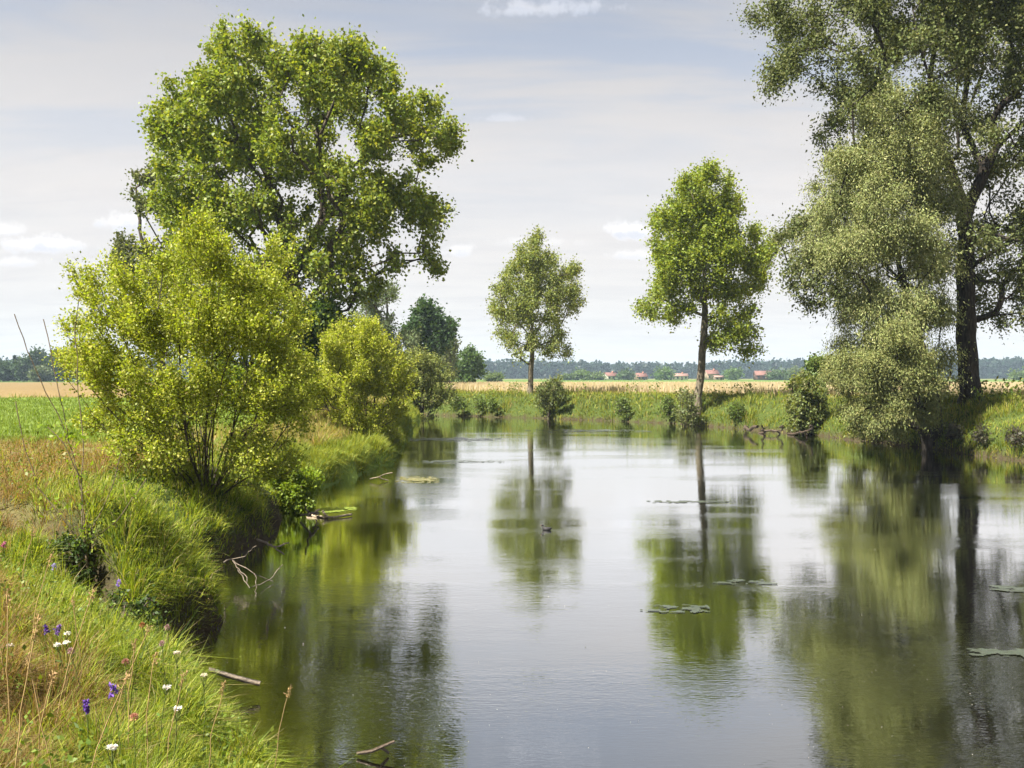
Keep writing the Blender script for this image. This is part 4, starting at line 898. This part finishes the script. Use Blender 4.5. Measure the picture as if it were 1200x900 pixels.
wood('driftwood', 'dark knotted driftwood in front of the eroded far bank', [[wz(889, 507, .05), wz(897, 504, .25), wz(907, 506, .15), wz(918, 499, .65)], [wz(897, 504, .25), wz(893, 499, .6)], [wz(907, 506, .15), wz(914, 508, .02)]], .07, M_WOODD, .02, .25, .07, 'driftwood')
wood('driftwood', 'broken dark branch poking from the water below the round leafy bush', [[wz(925, 508, .05), wz(938, 508, .2), wz(950, 500, .75)], [wz(938, 508, .2), wz(945, 510, .0)]], .06, M_WOODD, .02, .25, .06, 'driftwood')
wood('driftwood', 'short dark root sticking from the far bank left of the knotted driftwood', [[wz(876, 501, .15), wz(882, 503, .3), wz(888, 500, .5)]], .09, M_WOODD, .03, .25, .05, 'driftwood')

def bird():
    c = wz(641, 621.5, 0.0); root = empty('water_bird', c, 'small black water bird swimming alone in mid river', 'bird')
    import bmesh
    bm = bmesh.new(); bmesh.ops.create_uvsphere(bm, u_segments=24, v_segments=16, radius=1)
    V = np.array([v.co[:] for v in bm.verts]); Fc = [[v.index for v in f.verts] for f in bm.faces]; bm.free()
    x = V[:, 0].copy(); B = V * [.105, .05, .045]; B[:, 2] += .025 + .018 * np.clip(-x, 0, 1) ** 2; B[:, 1] *= 1 - .55 * np.clip(-x, 0, 1) ** 1.5
    nk = np.clip((x - .45) / .5, 0, 1) * np.clip(V[:, 2] + .2, 0, 1); B[:, 2] += nk * .06; B[:, 0] -= nk * .012
    q = [f for f in Fc if len(f) == 4]; tr = [f for f in Fc if len(f) == 3]
    np_mesh('body', B, [q, tr], M_FEATH, root, smooth=True)
    H = V * [.028, .021, .022] + [.095, 0, .098]; hd = np_mesh('head', H, [q, tr], M_FEATH, root, smooth=True)
    np_mesh('beak', np.array([(.118, -.007, .095), (.118, .007, .095), (.118, 0, .105), (.15, 0, .094)]), [[(0, 1, 2), (0, 3, 1), (1, 3, 2), (2, 3, 0)]], M_BEAK, root)
    for s in (-1, 1): np_mesh('eye', V * .0035 + [.108, s * .0185, .104], [q, tr], M_BEAK, hd, smooth=True)
    root.rotation_euler.z = math.radians(165)
M_FEATH = plain('black_feathers', (0.018, 0.017, 0.018), .6, .3, 30); M_BEAK = plain('beak', (0.35, 0.12, 0.06), .4)
bird()

# water weed and drifting flecks
M_WEED = leaf_mat('wet_weed', .05, (1, 1, .5), .22, 1.0)
def weed(px, py, rx, ry, label, n=0, col=(0.06, 0.072, 0.055)):
    c = wz(px, py, .004); Y = c[1]; a = rx / F * Y * 1.25; b = ry / (CH * F) * Y * Y * 1.3; q = max(.035, a / 45)
    gx, gy = np.meshgrid(np.arange(-a, a, q), np.arange(-b, b, min(q, b / 8)))
    nx, ny = gx.shape; r = np.sqrt((gx / a) ** 2 + (gy / b) ** 2)
    ns = fbm(gx * 1.3 + px, gy * 3.2, int(px), 3); keep = (1.15 - r + (ns - .5) * 2.0 + (fbm(gx / q * .35, gy / q * .35, 3, 2) - .5) * 2.2) > .62
    idx = np.arange(nx * ny).reshape(nx, ny); f = np.stack([idx[:-1, :-1], idx[:-1, 1:], idx[1:, 1:], idx[1:, :-1]], -1)[keep[:-1, :-1]]
    used = np.unique(f); re_ = np.full(nx * ny, -1); re_[used] = np.arange(len(used)); V = np.stack([gx.ravel(), gy.ravel(), .004 + .006 * vnoise(gx.ravel() * 9, gy.ravel() * 9, 2)], 1)[used]
    o = np_mesh('water_weed', V, [re_[f].reshape(-1, 4)], M_WEED, col=shade(col, len(V), .2)); o.location = c; set_props(o, label, 'water weed', 'weed mats on the river')
weed(792, 714, 34, 5, 'flat pale weed mat below the reflection of the green poplar')
weed(872, 682, 32, 2.5, 'thin streak of weed right of the larger pale mat')
weed(1188, 690, 24, 4, 'weed mat in the dark reflection at the right edge, upper one')
weed(1172, 766, 30, 4.5, 'weed mat in the dark reflection at the right edge, lower one')
weed(518, 515, 60, 2.0, 'long pale weed streak beyond the yellow green bush', 500)
weed(530, 541, 50, 1.2, 'thin weed streak lying across the channel below the bend', 300)
weed(690, 505, 60, 1.4, 'weed streak near the far bank right of the thin poplar reflection', 400)
weed(490, 562, 22, 3, 'small yellowish weed tuft off the grassy left spit', 160, (0.22, 0.2, 0.06))
weed(810, 588, 45, 1.2, 'faint weed line crossing the green poplar reflection', 200)
weed(385, 598, 26, 3, 'green scum floating inside the left inlet', 300, (0.2, 0.26, 0.05))
def flecks():
    n = 260; y = 442 + 60 + RNG.random(n) ** .8 * 420; px = RNG.uniform(250, 1260, n); Y = CH * F / (y - HY); x = (px - CX) / F * Y
    sd, _ = fields(x, Y); k = sd < -.3; C = np.stack([x[k], Y[k], np.full(k.sum(), .003)], 1)
    V, Fq, cc = leaves(C, .014, .7, 20, 0, (0.4, 0.38, 0.32), .2); V = V.reshape(-1, 4, 3); s = (C[:, 1] / 14)[:, None, None] ** .6; V = C[:, None] + (V - C[:, None]) * s; V[..., 2] = np.clip(V[..., 2], .002, .02)
    set_props(np_mesh('floating_flecks', V.reshape(-1, 3), [Fq], M_PETAL, col=cc), 'tiny pale flecks of fluff and pollen drifting on the water', 'flecks', None, 'stuff')
flecks()

# ------------------------------------------------------------------ haze over the plain
def haze():
    V, f = boxv(-3200, 3200, -60, 3400, -2.2, 62.0)
    m, t = mat_new('haze_air'); pv = t.n('ShaderNodeVolumePrincipled'); pv.inputs['Color'].default_value = (0.62, 0.80, 1.0, 1); pv.inputs['Density'].default_value = HAZE
    pv.inputs['Anisotropy'].default_value = 0.0
    o = t.n('ShaderNodeOutputMaterial'); t.l(pv.outputs[0], o.inputs['Volume'])
    h = np_mesh('haze', V, [f], m, kind='stuff'); h['label'] = 'thin pale haze over the whole plain'; h['category'] = 'haze'
HAZE = 0.00020
haze()
